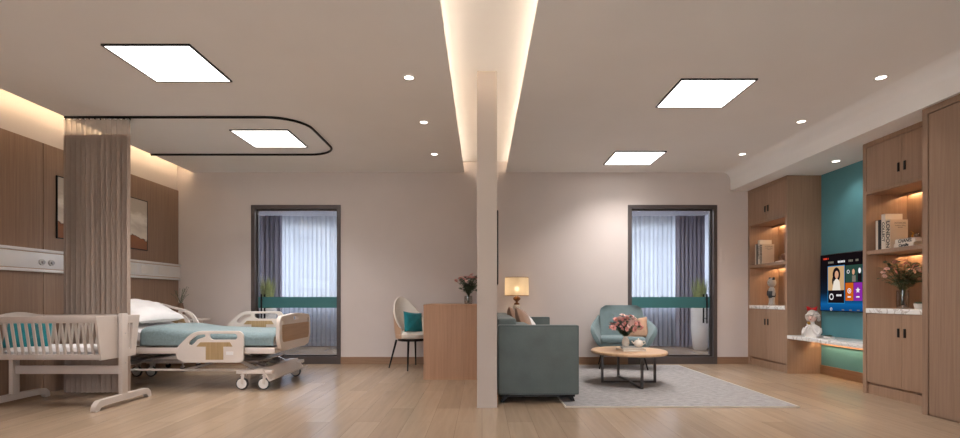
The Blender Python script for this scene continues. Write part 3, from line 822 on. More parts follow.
for x, arch in ((xl, .032), (xr, .0)):
    top = []
    for k in range(13):
        a = -1 + 2 * k / 12; top.append((a * (yt + .01), z1 + arch * (math.cos(a * PI) * .5 + .5)))
    outer = [(yb - .0 + .01, z0 - .005)] + list(reversed(top)) + [(-yb - .01, z0 - .005)]
    holes = []
    for c in (-.145, -.095, .095, .145):
        holes.append(rounded([(c - .016, z0 + .06), (c + .016, z0 + .06), (c * 1.12 + .018, z1 - .07), (c * 1.12 - .018, z1 - .07)], .004, 2))
    if x > 0: holes = holes[2:]
    MB().plate([outer] + holes, 'x', x - .011, x + .011, .003).build('end_panel', M['crib'], t)
B('mattress_base', M['crib'], t, xl + .012, xr - .012, -.195, .195, z0 + .005, z0 + .022)
for x in (xl - .03, xr + .045):
    q = MB().box(x - .018, x + .018, -.036, .036, .05, z1 + .02, bev=.004).build('post', M['crib'], t)
    for zz in (.62, .36): MB().tube([(x + .018, -.0, zz), (x + .022, 0, zz)], .006, 8).build('bolt', M['steel'], q)
    L = .36; o_ = [(-L, 0), (-L + .05, 0), (-L + .06, .025), (-L + .10, .035), (L - .10, .035), (L - .06, .025), (L - .05, 0), (L, 0), (L - .01, .05), (L - .05, .085), (0, .092), (-L + .05, .085), (-L + .01, .05)]
    MB().poly(rounded(o_, .015), 'x', x - .022, x + .022).build('foot', M['crib'], t)
B('stretcher', M['crib'], t, xl - .012, xr + .027, -.011, .011, .262, .335, bev=.003)
o = pillow_mb(.87, .38, .08, 9, p=10, wr=.0).build('crib_mattress', M['sheet']); o.rotation_euler = (PI / 2, 0, 0); o.location = (-3.635, 4.58, z0 + .065)
tag(o, 'thin white mattress lying inside the slatted crib', 'mattress')
cushion('cushion', 'teal', .22, .24, .09, (-3.98, 4.47, .61), (math.radians(-16), .08, math.radians(8)), 'teal cushion in the crib, the left one of the pair', seed=1)
cushion('cushion', 'teal', .24, .23, .09, (-3.84, 4.50, .607), (math.radians(-14), -.10, math.radians(-6)), 'teal cushion in the crib, the right one of the pair', seed=2)
cushion('cushion', 'greyr', .18, .20, .05, (-4.055, 4.55, .60), (math.radians(-8), .05, math.radians(62)), 'small grey cushion at the left end of the crib', seed=3)

# ------------------------------------------------------------------ desk, chair
t = thing('desk', 'tall wooden desk standing against the partition wall', 'desk', (-.355, 6.52, 0))
B('end_panel', M['deskwood'], t, -.31, .31, -.61, -.585, 0, .835)
B('end_panel', M['deskwood'], t, -.31, .31, .585, .61, 0, .835)
B('desktop', M['deskwood'], t, -.312, .312, -.612, .612, .835, .856, bev=.002)
B('back_panel', M['deskwood'], t, .285, .305, -.585, .585, .1, .835)
def shell(m, inner, zt, zbm, r0x, r0y, a0, n=40, th=.018):
    pass
def chair_shell(parent, W, D, z0, zback, zarm, lean, th, mo, mi_, n=44, back_sharp=1.6, spread=.06, amax=108, nm='backrest', zbot=None):
    """wrap-around shell open to local -Y; outer skin mo, inner skin mi_"""
    mb = MB()
    def P(u, v, off):
        ph = math.radians(-amax + 2 * amax * u); c = (math.cos(ph) + .3) / 1.3; c = max(0, c)
        top = zarm + (zback - zarm) * (c ** back_sharp)
        zz = z0 + (top - z0) * v
        k = (zz - z0) / (zback - z0)
        sc = .86 + spread * 2 * min(1, k * 1.6) - .10 * k * k
        sc_x = sc
        x = math.sin(ph) * (W / 2 + off) * sc_x; y = math.cos(ph) * (D / 2 + off) * sc + lean * k * max(0, math.cos(ph))
        return (x, y, zz)
    mb.mi = 0; 
    O = [[mb.v(P(i / n, j / 10, 0)) for i in range(n + 1)] for j in range(11)]
    I = [[mb.v(P(i / n, j / 10, -th)) for i in range(n + 1)] for j in range(11)]
    for j in range(10):
        for i in range(n):
            mb.mi = 0; mb.f([O[j][i], O[j][i + 1], O[j + 1][i + 1], O[j + 1][i]])
            mb.mi = 1; mb.f([I[j][i], I[j + 1][i], I[j + 1][i + 1], I[j][i + 1]])
    mb.mi = 1
    for i in range(n):
        mb.f([O[10][i], O[10][i + 1], I[10][i + 1], I[10][i]]); mb.f([O[0][i], I[0][i], I[0][i + 1], O[0][i + 1]])
    for j in range(10):
        for e in (0, n): mb.f([O[j][e], O[j + 1][e], I[j + 1][e], I[j][e]])
    return mb.build(nm, [M[mo], M[mi_]], parent, sharp=60)

t = thing('dining_chair', 'cream and tan shell chair with black legs at the desk', 'chair', (-.93, 6.90, 0), math.radians(42))
chair_shell(t, .50, .50, .40, .945, .535, .06, .022, 'tan', 'cream', back_sharp=1.35)
MB().lathe([(.001, .40), (.19, .40), (.215, .42), (.22, .455), (.20, .485), (.15, .497), (.001, .50)], seg=32, cap=False, sy=1.02).build('seat', M['cream'], t)
m = MB().lathe([(.001, .365), (.185, .365), (.19, .385), (.185, .40), (.001, .40)], seg=32, cap=False); m.build('seat_frame', M['black'], t)
for sx in (-1, 1):
    for sy in (-1, 1):
        MB().tube([(sx * .15, sy * .14, .375), (sx * .215, sy * .22, .0)], [.015, .009], 8).build('leg', M['black'], t)
cushion('cushion', 'teal', .29, .27, .10, (-.895, 6.765, .615), (math.radians(-14), math.radians(6), math.radians(42)), 'teal cushion on the cream chair by the desk', seed=6)

# ------------------------------------------------------------------ sofa
t = thing('sofa', 'grey-green velvet sofa seen from its arm side', 'sofa', (.5, 5.635, 0))
def rbox(name, m, a, bev=.012, piping=False, parent=t):
    o = MB().box(*a, bev=bev, seg=3).build(name, M[m], parent)
    return o
def sofa_arm(y0, y1):
    o = rbox('armrest', 'sofa', (-.358, .358, y0, y1, .075, .690), .014)
    m = MB()
    for y in (y0 + .004, y1 - .004):
        m.tube([(-.350, y, .085), (-.350, y, .683), (.351, y, .683), (.351, y, .085), (-.350, y, .085)], .0055, 6)
    m.build('piping', M['sofapipe'], o)
sofa_arm(-1.045, -.93); sofa_arm(.93, 1.045)
rbox('backrest', 'sofa', (-.358, -.19, -.93, .93, .075, .745), .02)
rbox('seat_base', 'sofa', (-.19, .345, -.93, .93, .09, .29), .012)
for y0, y1 in ((-.925, -.005), (.005, .925)):
    rbox('seat_cushion', 'sofa', (-.185, .352, y0, y1, .292, .44), .03)
    rbox('back_cushion', 'sofa', (-.188, -.05, y0 + .01, y1 - .01, .445, .69), .04)
m = MB().box(-.33, .33, -1.0, -.97, .05, .075).box(-.33, .33, .97, 1.0, .05, .075).box(-.33, -.30, -.97, .97, .05, .075).box(.30, .33, -.97, .97, .05, .075)
m.build('base_frame', M['black'], t)
for sx in (-1, 1):
    for sy in (-1, 1):
        x = sx * .29; y = sy * .985
        MB().hexa([(x + sx * .03 - .014, y - .015, 0), (x + sx * .03 + .014, y - .015, 0), (x + sx * .03 + .014, y + .015, 0), (x + sx * .03 - .014, y + .015, 0),
                   (x - .022, y - .015, .055), (x + .022, y - .015, .055), (x + .022, y + .015, .055), (x - .022, y + .015, .055)]).build('leg', M['black'], t)
cushion('cushion', 'brown', .40, .40, .13, (.445, 5.36, .635), (math.radians(-20), math.radians(7), math.radians(76)), 'brown cushion on the sofa, nearest the viewer', seed=11)
cushion('cushion', 'brown', .40, .40, .13, (.375, 5.88, .635), (math.radians(-18), math.radians(5), math.radians(84)), 'brown cushion on the sofa, behind the nearer brown one', seed=12)
cushion('cushion', 'sheet', .36, .34, .12, (.585, 6.20, .565), (math.radians(-24), 0, math.radians(80)), 'white cushion on the sofa beside the brown ones', seed=13)

# ------------------------------------------------------------------ lamp on side table
t = thing('side_table', 'round side table in the corner behind the sofa', 'side table', (.47, 6.99, 0))
MB().lathe([(.001, .535), (.22, .535), (.225, .545), (.225, .552), (.22, .56), (.001, .56)], seg=32, cap=False).build('tabletop', M['tablewood'], t)
MB().lathe([(.001, 0), (.15, 0), (.15, .012), (.02, .025), (.015, .05), (.015, .50), (.04, .535), (.001, .535)], seg=24, cap=False).build('pedestal', M['black'], t)
t = thing('table_lamp', 'lit table lamp with cream drum shade behind the sofa', 'lamp', (.468, 6.99, .561))
MB().lathe([(.001, 0), (.07, 0), (.07, .015), (.045, .025), (.045, .27), (.035, .28), (.001, .28)], seg=24, cap=False).build('base', M['acrylic'], t)
MB().lathe([(.001, .28), (.035, .28), (.038, .295), (.022, .305), (.012, .315), (.02, .325), (.045, .345), (.052, .362), (.045, .378), (.02, .392), (.012, .40), (.012, .42), (.001, .42)], seg=24, cap=False).build('bronze_stem', M['lampbronze'], t)
m = MB(); m.lathe([(.163, .40), (.158, .645)], seg=40, cap=False); sh = m.build('lamp_shade', M['shade'], t, recalc=False)
m = MB()
for r, z in ((.163, .40), (.158, .645)):
    m.lathe([(r - .002, z - .004), (r + .002, z - .004), (r + .002, z + .004), (r - .002, z + .004), (r - .002, z - .004)], seg=40, cap=False)
m.build('shade_trim', M['lampbronze'], t)
m = MB().tube([(0, 0, .42), (0, 0, .455)], .012, 10); m.build('socket', M['gold'], t)
m = MB().ball((0, 0, .49), .028, .028, .036); m.build('bulb', M['bulb'], t)

# ------------------------------------------------------------------ rug, coffee table
m = MB().box(.715, 2.68, 4.41, 7.12, 0.001, .012); o = m.build('rug', M['rug'])
tag(o, 'grey woven area rug under the coffee table and armchair', 'rug')
m = MB().box(.705, .715, 4.40, 7.13, .001, .013).box(2.68, 2.69, 4.40, 7.13, .001, .013).box(.715, 2.68, 4.40, 4.41, .001, .013).box(.715, 2.68, 7.12, 7.13, .001, .013)
m.build('binding', M['rugedge'], o)
t = thing('coffee_table', 'round wood-topped coffee table with dark crossed metal legs', 'coffee table', (1.59, 5.645, .013))
m = MB(); m.lathe([(.001, .32), (.388, .32), (.397, .326), (.397, .344), (.389, .352), (.001, .352)], seg=64, cap=False, sy=1.16); m.build('tabletop', M['tablewood'], t)
def bar(p, q, w=.012, parent=t, name='leg'):
    p = Vector(p); q = Vector(q); d = (q - p).normalized(); up = Vector((0, 0, 1)) if abs(d.z) < .9 else Vector((0, 1, 0))
    a = d.cross(up).normalized() * w; b = d.cross(a).normalized() * w * .9
    mb = MB(); mb.hexa([p - a - b, p + a - b, p + a + b, p - a + b, q - a - b, q + a - b, q + a + b, q - a + b]); return mb.build(name, M['bronze'], parent)
for x, y in ((.285, 0), (-.285, 0), (.02, -.41), (.0, .42)):
    bar((x, y, 0.0), (x, y, .32), .0125)
bar((-.285, 0, .011), (.285, 0, .011), .0115, name='crossbar'); bar((.02, -.41, .0108), (0, .42, .0108), .0115, name='crossbar')
bar((-.285, 0, .309), (.285, 0, .309), .0115, name='crossbar'); bar((.02, -.41, .3092), (0, .42, .3092), .0115, name='crossbar')
zt = .366
def book(name, w, d, h, cover, label, loc, rz=0, group=None, cat='book', rot=None, text=None, face=None, tcol='ink'):
    """lying book: w along x (spine at -x), d along y, thickness h"""
    t = thing(name, label, cat, loc, rz, group)
    if rot: t.rotation_euler = rot
    c = .003
    MB().box(-w / 2, w / 2, -d / 2, d / 2, 0, c).box(-w / 2, w / 2, -d / 2, d / 2, h - c, h).box(-w / 2, -w / 2 + c, -d / 2, d / 2, c, h - c).build('cover', M[cover], t)
    B('pages', M['paper'], t, -w / 2 + c, w / 2 - .004, -d / 2 + .004, d / 2 - .004, c, h - c)
    return t
def text_mesh(s, size, name, m, parent, mtx, bold=0.0, shear=0.0):
    cu = bpy.data.curves.new('t', 'FONT'); cu.body = s; cu.size = size; cu.extrude = .0004; cu.align_x = 'CENTER'; cu.align_y = 'CENTER'; cu.offset = bold; cu.shear = shear
    cu.resolution_u = 3
    ob = bpy.data.objects.new('t', cu); C.objects.link(ob); dg = bpy.context.evaluated_depsgraph_get()
    me = bpy.data.meshes.new_from_object(ob.evaluated_get(dg)); bpy.data.objects.remove(ob); bpy.data.curves.remove(cu)
    me.transform(mtx); me.materials.clear(); me.materials.append(M[m])
    o = bpy.data.objects.new(name, me); C.objects.link(o); o.parent = parent; return o

book('book', .26, .19, .022, 'bookt', 'beige book lying flat on the coffee table', (1.60, 5.58, zt), .15)
book('book', .22, .16, .018, 'greyr', 'grey book on top of the beige book on the coffee table', (1.61, 5.58, zt + .023), -.1)
t = thing('flower_vase', 'large bunch of pink flowers in a white vase on the coffee table', 'vase of flowers', (1.555, 5.63, zt + .042))
MB().lathe([(.001, 0), (.03, 0), (.042, .03), (.036, .07), (.022, .095), (.026, .11), (.02, .10), (.001, .09)], seg=24, cap=False).build('vase', M['acrylic'], t)
bouquet(t, .10, .175, .25, 50, 26, .034, 21, 'leaf', .045, .62)
t = thing('teapot', 'small white round teapot beside the flower vase', 'teapot', (1.67, 5.55, zt + .042))
MB().lathe([(.001, 0), (.028, 0), (.046, .02), (.050, .04), (.042, .062), (.024, .075), (.001, .078)], seg=24, cap=False).build('body', M['acrylic'], t)
m = MB().ball((0, 0, .083), .009, seg=10, rn=6); m.build('lid_knob', M['acrylic'], t)
m = MB().tube([(-.035, -.0, .035), (-.062, 0, .048), (-.072, 0, .065)], [.010, .007, .005], 8); m.build('spout', M['acrylic'], t)
m = MB().tube([(.042, 0, .06), (.066, 0, .062), (.072, 0, .04), (.048, 0, .024)], .0045, 8); m.build('handle', M['acrylic'], t)

# ------------------------------------------------------------------ armchair
t = thing('armchair', 'pale teal upholstered armchair in front of the glass door', 'armchair', (1.86, 6.90, .0), -.20)
def arm_back():
    mb = MB(); n = 14
    # back slab with rounded top, slightly curved
    def P(u, v, off):
        x = (2 * u - 1); k = v
        w = .27 + .02 * k
        zz = .36 + .47 * v
        rx = x * w
        if v > .75:
            q = (v - .75) / .25; rx *= (1 - .28 * (1 - math.sqrt(max(0, 1 - q * q))) - .0)
        y = .24 + .12 * v - .07 * x * x + off
        return (rx, y, zz)
    F = [[mb.v(P(i / n, j / 12, -.045)) for i in range(n + 1)] for j in range(13)]
    Bk = [[mb.v(P(i / n, j / 12, .045)) for i in range(n + 1)] for j in range(13)]
    for j in range(12):
        for i in range(n):
            mb.f([F[j][i], F[j][i + 1], F[j + 1][i + 1], F[j + 1][i]]); mb.f([Bk[j][i], Bk[j + 1][i], Bk[j + 1][i + 1], Bk[j][i + 1]])
        for e in (0, n): mb.f([F[j][e], F[j + 1][e], Bk[j + 1][e], Bk[j][e]])
    for i in range(n):
        mb.f([F[12][i], F[12][i + 1], Bk[12][i + 1], Bk[12][i]]); mb.f([F[0][i], Bk[0][i], Bk[0][i + 1], F[0][i + 1]])
    return mb
ab = arm_back(); ab.build('backrest', M['arm'], t, sharp=70)
# bevel-like softening by subdivision of edges
for s in (-1, 1):
    m = MB()
    # arm: flared wing, from back to front, as a lofted section
    secs = []
    for i in range(13):
        q = i / 12; y = .30 - .56 * q
        topz = .70 - .16 * (q ** .8); topx = .30 + .105 * math.sin(q * PI / 2); botx = .27 + .02 * q; botz = .30
        if i == 12: topz -= .02
        th = .032
        sec = []
        for k in range(14):
            a = 2 * PI * k / 14; h = math.sin(a); g = math.cos(a); f = (h + 1) / 2
            cx = botx + (topx - botx) * f; cz = botz + (topz - botz) * f
            sec.append(m.v((s * (cx + g * th), y, cz)))
        secs.append(sec)
    m.skin(secs); m.build('armrest', M['arm'], t, sharp=70)
MB().box(-.29, .29, -.26, .27, .285, .345, bev=.02, seg=3).build('seat_base', M['arm'], t)
MB().box(-.28, .28, -.29, .24, .347, .425, bev=.03, seg=3).build('seat_cushion', M['arm'], t)
for sx in (-1, 1):
    for sy in (-1, 1):
        MB().tube([(sx * .23, sy * .20, .29), (sx * .30, sy * .26 , .0135 if sy < 0 else .0135)], [.016, .009], 8).build('leg', M['black'], t)
cushion('cushion', 'peach', .29, .28, .10, (2.04, 6.86, .535), (math.radians(-20), math.radians(-6), -.28), 'peach cushion on the teal armchair', seed=15)

# ------------------------------------------------------------------ partition television (edge-on)
t = thing('wall_television', 'thin black television on the partition wall above the sofa', 'television', (.127, 5.65, 1.42))
B('case', M['black'], t, 0, .03, -.62, .62, -.36, .36, bev=.003)
B('screen', M['bookb'], t, .03, .032, -.61, .61, -.35, .35)

# ------------------------------------------------------------------ cabinets
def cabinet(label, yc):
    t = thing('display_cabinet', label, 'cabinet', (3.96, yc, 0), 0, 'tall wooden display cabinets')
    f, b, w = -.21, .21, .47; st = .045
    m = MB(); m.box(f, b, -w, -w + st, 0, 2.438); m.box(f, b, w - st, w, 0, 2.438); m.box(f + .0, b, -w + st, w - st, 2.395, 2.438)
    m.box(b - .02, b, -w + st, w - st, .1, 2.395); m.box(f + .02, f + .05, -w + st, w - st, 0, .095); m.box(f + .03, b - .02, -w + st, w - st, .095, .115)
    m.box(f, b - .02, -w + st, w - st, 1.935, 1.965)
    m.build('carcass', M['cabwood'], t)
    B('shelf', M['cabwood'], t, f + .005, b - .02, -w + st, w - st, 1.352, 1.388)
    B('countertop', M['marble'], t, f - .004, b - .02, -w + st - .002, w - st + .002, .785, .83, bev=.002)
    for z0, z1, hz in ((.118, .782, .575), (1.968, 2.392, 2.07)):
        for y0, y1, hy in ((-w + st + .003, -.002, -.035), (.002, w - st - .003, .035)):
            d = B('door', M['cabwood'], t, f + .004, f + .024, y0, y1, z0, z1)
            B('handle', M['black'], d, f - .004, f + .004, hy - .011, hy + .011, hz, hz + .08, bev=.002)
    for z in (1.925, 1.342):
        B('light_strip', M['cab_led'], t, .155, .167, -w + st + .03, w - st - .03, z + .002, z + .01)
        B('light_lip', M['cabwood'], t, .105, .112, -w + st, w - st, z - .014, z + .01)
    return t
cab1 = cabinet('tall wooden display cabinet beside the back wall', 6.86)
cab2 = dup(cab1, (3.96, 4.65, 0), 0, 'tall wooden display cabinet beside the near wardrobe')
t = thing('wardrobe', 'tall plain wooden wardrobe at the right edge', 'wardrobe', (3.85, 3.38, 0))
m = MB(); m.box(-.32, .31, .79 - .05, .79, 0, 2.438); m.box(-.32, .31, -.79, -.74, 0, 2.438); m.box(-.32, .31, -.74, .74, 2.39, 2.438); m.box(-.30, .30, -.74, .74, 0, .03); m.box(.29, .31, -.74, .74, .03, 2.39)
m.build('carcass', M['wallwood'], t)
for y0, y1 in ((.002, .735), (-.735, -.002)): B('door', M['wallwood'], t, -.312, -.292, y0, y1, .012, 2.385)
t = thing('floating_bench', 'white marble-topped shelf fixed under the television', 'shelf', (3.96, 5.755, 0))
B('marble_top', M['marble'], t, -.212, .21, -.635, .635, .43, .473, bev=.003)
B('light_strip', M['bench_led'], t, .12, .14, -.60, .60, .42, .43)
B('light_lip', M['cabwood'], t, .098, .106, -.61, .61, .398, .43)
B('support_panel', M['cabwood'], t, .19, .209, -.635, .635, .36, .43)

# ------------------------------------------------------------------ television over the bench
t = thing('television', 'wall-mounted television showing a colourful menu above the marble shelf', 'television', (4.12, 5.735, 1.11))
MB().box(-.015, .048, -.575, .575, -.337, .337, bev=.003).build('case', M['black'], t)
def screen_mat():
    m = bpy.data.materials.new('screen_glow'); m.use_nodes = True; nt = m.node_tree; nt.nodes.clear(); L = nt.links.new
    o = nt.nodes.new('ShaderNodeOutputMaterial'); e = nt.nodes.new('ShaderNodeEmission'); tc = nt.nodes.new('ShaderNodeTexCoord'); s = nt.nodes.new('ShaderNodeSeparateXYZ')
    mr = nt.nodes.new('ShaderNodeMapRange'); mr.inputs['From Min'].default_value = -.33; mr.inputs['From Max'].default_value = .33
    rp = nt.nodes.new('ShaderNodeValToRGB'); q = rp.color_ramp.elements
    q[0].position = 0; q[0].color = lin((10, 58, 104)); q[1].position = 1; q[1].color = lin((18, 12, 14))
    for p_, c_ in ((.12, (16, 84, 140)), (.18, (14, 60, 100)), (.32, (14, 26, 40)), (.6, (16, 14, 18))):
        k = q.new(p_); k.color = lin(c_)
    L(tc.outputs['Object'], s.inputs[0]); L(s.outputs['Z'], mr.inputs['Value']); L(mr.outputs[0], rp.inputs['Fac']); L(rp.outputs[0], e.inputs[0]); L(e.outputs[0], o.inputs[0])
    return m
MB().box(-.0165, -.0148, -.568, .568, -.328, .328).build('screen', screen_mat(), t)
SX = -.0168
def se(c): return emis('screen_colour', c, .9)
SM = [se((188, 152, 110)), se((24, 18, 22)), se((200, 150, 120)), se((220, 210, 196)), se((190, 90, 24)), se((128, 40, 150)), se((225, 222, 225)), se((40, 66, 58)), se((200, 60, 40)), se((40, 120, 170)), se((116, 110, 100))]
def sq(mb, i, u0, u1, z0, z1, d=0):
    mb.mi = i; x = SX - d * .0003
    yA, yB = .575 - u0, .575 - u1
    vs = [mb.v((x, yA, z0 - 1.11)), mb.v((x, yB, z0 - 1.11)), mb.v((x, yB, z1 - 1.11)), mb.v((x, yA, z1 - 1.11))]; mb.f(vs)
def sell(mb, i, u, z, ru, rz, d=0, n=20):
    mb.mi = i; x = SX - d * .0003
    mb.f([mb.v((x, .575 - u - math.cos(2 * PI * k / n) * ru, z - 1.11 + math.sin(2 * PI * k / n) * rz)) for k in range(n)])
m = MB(); sq(m, 9, .137, .428, .865, 1.305, 0); sq(m, 0, .145, .42, 1.02, 1.297, 1); sq(m, 1, .145, .42, .873, 1.02, 1)
sell(m, 1, .29, 1.20, .065, .085, 2); sell(m, 1, .265, 1.13, .05, .07, 2); sell(m, 2, .295, 1.20, .032, .045, 3); sq(m, 2, .283, .307, 1.13, 1.17, 3)
m.mi = 3; x = SX - .0012
m.f([m.v((x, .575 - u, z - 1.11)) for u, z in ((.22, 1.02), (.36, 1.02), (.345, 1.12), (.31, 1.15), (.28, 1.15), (.245, 1.12))])
m.build('portrait_tile', SM, t, recalc=False)
m = MB(); sq(m, 7, .44, .70, 1.105, 1.297, 0); sell(m, 2, .565, 1.22, .02, .032, 1); sq(m, 10, .545, .60, 1.11, 1.18, 1); sell(m, 6, .66, 1.23, .02, .03, 1); sq(m, 1, .63, .69, 1.11, 1.2, 1)
sq(m, 4, .44, .565, .90, 1.10, 0); sq(m, 5, .57, .70, .90, 1.10, 0); sq(m, 9, .705, .86, 1.105, 1.297, 0); sq(m, 4, .705, .86, .90, 1.10, 0); sq(m, 7, .87, 1.03, .90, 1.297, 0)
m.build('menu_tile', SM, t, recalc=False)
m = MB()
def iconring(u, z, r):
    for k in range(12):
        a0, a1 = 2 * PI * k / 12, 2 * PI * (k + 1) / 12; m.mi = 6; x = SX - .0008
        m.f([m.v((x, .575 - u - math.cos(a) * q, z - 1.11 + math.sin(a) * q)) for a, q in ((a0, r), (a1, r), (a1, r * .68), (a0, r * .68))])
iconring(.205, .945, .038); sq(m, 6, .29, .315, .95, .972, 2); sq(m, 6, .322, .345, .95, .972, 2); sq(m, 6, .352, .375, .95, .972, 2)
iconring(.502, 1.01, .03); sell(m, 6, .502, 1.01, .01, .012, 2)
m.mi = 6; m.f([m.v((SX - .0008, .575 - .635 - math.cos(PI / 2 + k * PI / 5) * (.034 if k % 2 == 0 else .017), 1.015 - 1.11 + math.sin(PI / 2 + k * PI / 5) * (.034 if k % 2 == 0 else .017))) for k in range(10)])
iconring(.485, 1.225, .022); iconring(.20, .80, .018)
for u in (.475, .61): sq(m, 6, u, u + .05, .935, .95, 2)
sq(m, 8, .06, .13, 1.385, 1.405, 2); sq(m, 8, .145, .155, 1.385, 1.405, 2)
for u, w in ((.15, .09), (.315, .11), (.49, .08), (.60, .05), (.72, .07), (.84, .07)):
    for j in range(int(w / .022)): sq(m, 6 if u == .315 else 10, u + j * .024, u + j * .024 + .018, 1.335, 1.358, 2)
for u in (.38, .50, .62): sq(m, 10, u, u + .04, .79, .80, 2)
m.build('menu_icons', SM, t, recalc=False)

# ------------------------------------------------------------------ things in the cabinets
def upright_book(y0, th, depth, h, zs, cover, label, title=None, xf=3.80, front_text=None, group='books standing in the cabinets'):
    """stands upright, spine towards the room (-X), cover towards -Y"""
    t = thing('book', label, 'book', (xf + depth / 2, y0 + th / 2, zs), 0, group)
    c = .003; a, b = depth / 2, th / 2
    MB().box(-a, a, -b, -b + c, 0, h).box(-a, a, b - c, b, 0, h).box(-a, -a + c, -b + c, b - c, 0, h).build('cover', M[cover], t)
    B('pages', M['paper'], t, -a + c, a - .005, -b + c, b - c, .004, h - .004)
    if title:
        mt_ = Matrix.Translation((-a - .0006, 0, h / 2)) @ Matrix(((0, 0, -1, 0), (0, 1, 0, 0), (-1, 0, 0, 0), (0, 0, 0, 1))) 
        # text x-axis runs down the spine, its up points to +Y... read from the room
        mt_ = Matrix.Translation((-a - .0006, 0, h / 2)) @ Matrix((Vector((0, 0, -1)), Vector((0, -1, 0)), Vector((-1, 0, 0)))).transposed().to_4x4()
        text_mesh(title, th * .95, 'title', 'ink', t, mt_, .0012)
    if front_text:
        for k, (s, sz, zz) in enumerate(front_text):
            mt_ = Matrix.Translation((.01, -b - .0006, h * zz)) @ Matrix((Vector((1, 0, 0)), Vector((0, 0, 1)), Vector((0, -1, 0)))).transposed().to_4x4()
            text_mesh(s, sz, 'cover_text', 'ink2', t, mt_)
    return t
for (yt_, where) in ((7.28, 'in the far cabinet'), (5.065, 'in the near cabinet')):
    zs = 1.389
    upright_book(yt_ - .075, .030, .16, .285, zs, 'bookw', 'white book at the left of the row ' + where)
    upright_book(yt_ - .112, .036, .16, .285, zs, 'bookb', 'black book between the white books ' + where)
    upright_book(yt_ - .162, .045, .165, .335, zs, 'bookw', 'tallest white book, lettering on its spine, ' + where, 'COLLECT')
    upright_book(yt_ - .225, .060, .165, .272, zs, 'bookt', 'cream book with large spine lettering ' + where, 'LONDON', front_text=((('INTERIORS'), .022, .88), (('modern living'), .018, .80), (('spaces'), .018, .74)))
def lettered_book(x, y, z, label, s, d=.22, w=.20, h=.036, shear=.25):
    t = book('book', w, d, h, 'bookw', label, (x, y, z))
    mt_ = Matrix.Translation((-w / 2 - .0006, 0, h / 2)) @ Matrix((Vector((0, -1, 0)), Vector((0, 0, 1)), Vector((-1, 0, 0)))).transposed().to_4x4()
    text_mesh(s, h * 1.0, 'title', 'ink', t, mt_, .0012, shear); return t
lettered_book(3.90, 4.69, 1.389, 'white book lying on the cabinet shelf, lower of two', 'Camille')
lettered_book(3.905, 4.68, 1.426, 'white book with bold black title lying on top of another', 'CHANEL', h=.04)
t = thing('ornament', 'small gold and glass ornament on the stacked white books', 'ornament', (3.90, 4.68, 1.467))
m = MB().ball((0, -.02, .022), .022, seg=14, rn=8); m.build('glass_ball', M['vglass'], t)
m = MB().tube([(0, .03, 0), (0, .035, .03), (0, .02, .05), (0, .05, .07)], [.012, .006, .005, .003], 8); m.build('gold_figure', M['gold'], t)
# far cabinet: brown tailed figure on a white book
book('book', .17, .20, .022, 'bookw', 'white book under the brown ceramic bird', (3.92, 6.70, 1.389))
m = MB()   # bird with raised tail: one continuous body facing the books
pts = [(0, .17, .05), (0, .12, .048), (0, .08, .052), (0, .05, .06), (0, 0, .05), (0, -.05, .055), (0, -.075, .09), (0, -.085, .13), (0, -.095, .165)]
m.tube(pts, [.003, .012, .02, .034, .046, .034, .016, .010, .004], 14)
m.tube([(0, .02, .03), (0, .03, .0)], .006, 6); m.tube([(.015, -.02, .03), (.015, -.02, .0)], .006, 6)
o = m.build('bird_figurine', M['whale'], sharp=80); tag(o, 'brown ceramic bird with raised tail on a white book', 'figurine', loc=(3.92, 6.72, 1.4115))
# standing figurine (generic)
t = thing('toy_figurine', 'grey and charcoal standing toy figure in the far cabinet', 'figurine', (3.89, 6.98, .831), math.radians(0))
m = MB()
for s in (-1, 1):
    m.lathe([(.001, 0), (.026, 0), (.030, .008), (.026, .03), (.022, .05), (.024, .11), (.001, .12)], c=(0, s * .027, 0), seg=14, cap=False)
m.build('legs', M['greyr'], t)
MB().lathe([(.001, .10), (.045, .10), (.056, .13), (.052, .18), (.035, .215), (.001, .225)], seg=20, cap=False, sx=.8).build('shorts', M['darkr'], t)
MB().lathe([(.001, .17), (.042, .17), (.048, .20), (.04, .23), (.02, .25), (.001, .255)], seg=20, cap=False, sx=.8).build('torso', M['greyr'], t)
for s, mm in ((-1, 'greyr'), (1, 'darkr')):
    MB().tube([(0, s * .045, .225), (-.01, s * .07, .18), (-.015, s * .066, .13)], [.016, .017, .014], 10).build('arm', M[mm], t)
h = MB().ball((0, 0, .305), .054, .056, .062).build('head', M['greyr'], t)
for q in (-1, 1): MB().tube([(0, q * .04, .345), (0, q * .052, .375)], [.018, .012], 10).build('ear', M['darkr'], h)
for q in (-1, 1): MB().ball((-.05, q * .018, .312), .006, seg=8, rn=6).build('eye', M['ink'], h)
# flowers and small pot on near cabinet's counter
t = thing('flower_vase', 'pink flowers and eucalyptus in a glass vase on the marble counter', 'vase of flowers', (3.93, 4.86, .831))
glass_vase(t, .05, .17); bouquet(t, .16, .165, .31, 18, 34, .024, 33, 'leaf', .05, .5, 1.25)
def succulent(name, label, loc, rx, ry, h, seed, tray=False):
    t = thing(name, label, 'plant', loc)
    rnd = random.Random(seed)
    if tray: MB().box(-rx, rx, -ry, ry, 0, h, bev=.006).build('tray', M['resin'], t)
    else: MB().lathe([(.001, 0), (rx * .75, 0), (rx, h), (rx * .9, h), (rx * .8, h * .8), (.001, h * .8)], seg=20, cap=False).build('bowl', M['resin'], t)
    m = MB()
    for i in range(40):
        a = rnd.uniform(0, 2 * PI); q = rnd.uniform(0, .7)
        leaf(m, (math.cos(a) * q * rx, math.sin(a) * q * ry, h * .85), (math.cos(a), math.sin(a), rnd.uniform(.3, 1.5)), .03, .007)
    m.build('foliage', M['leaf'], t, recalc=False, sharp=180)
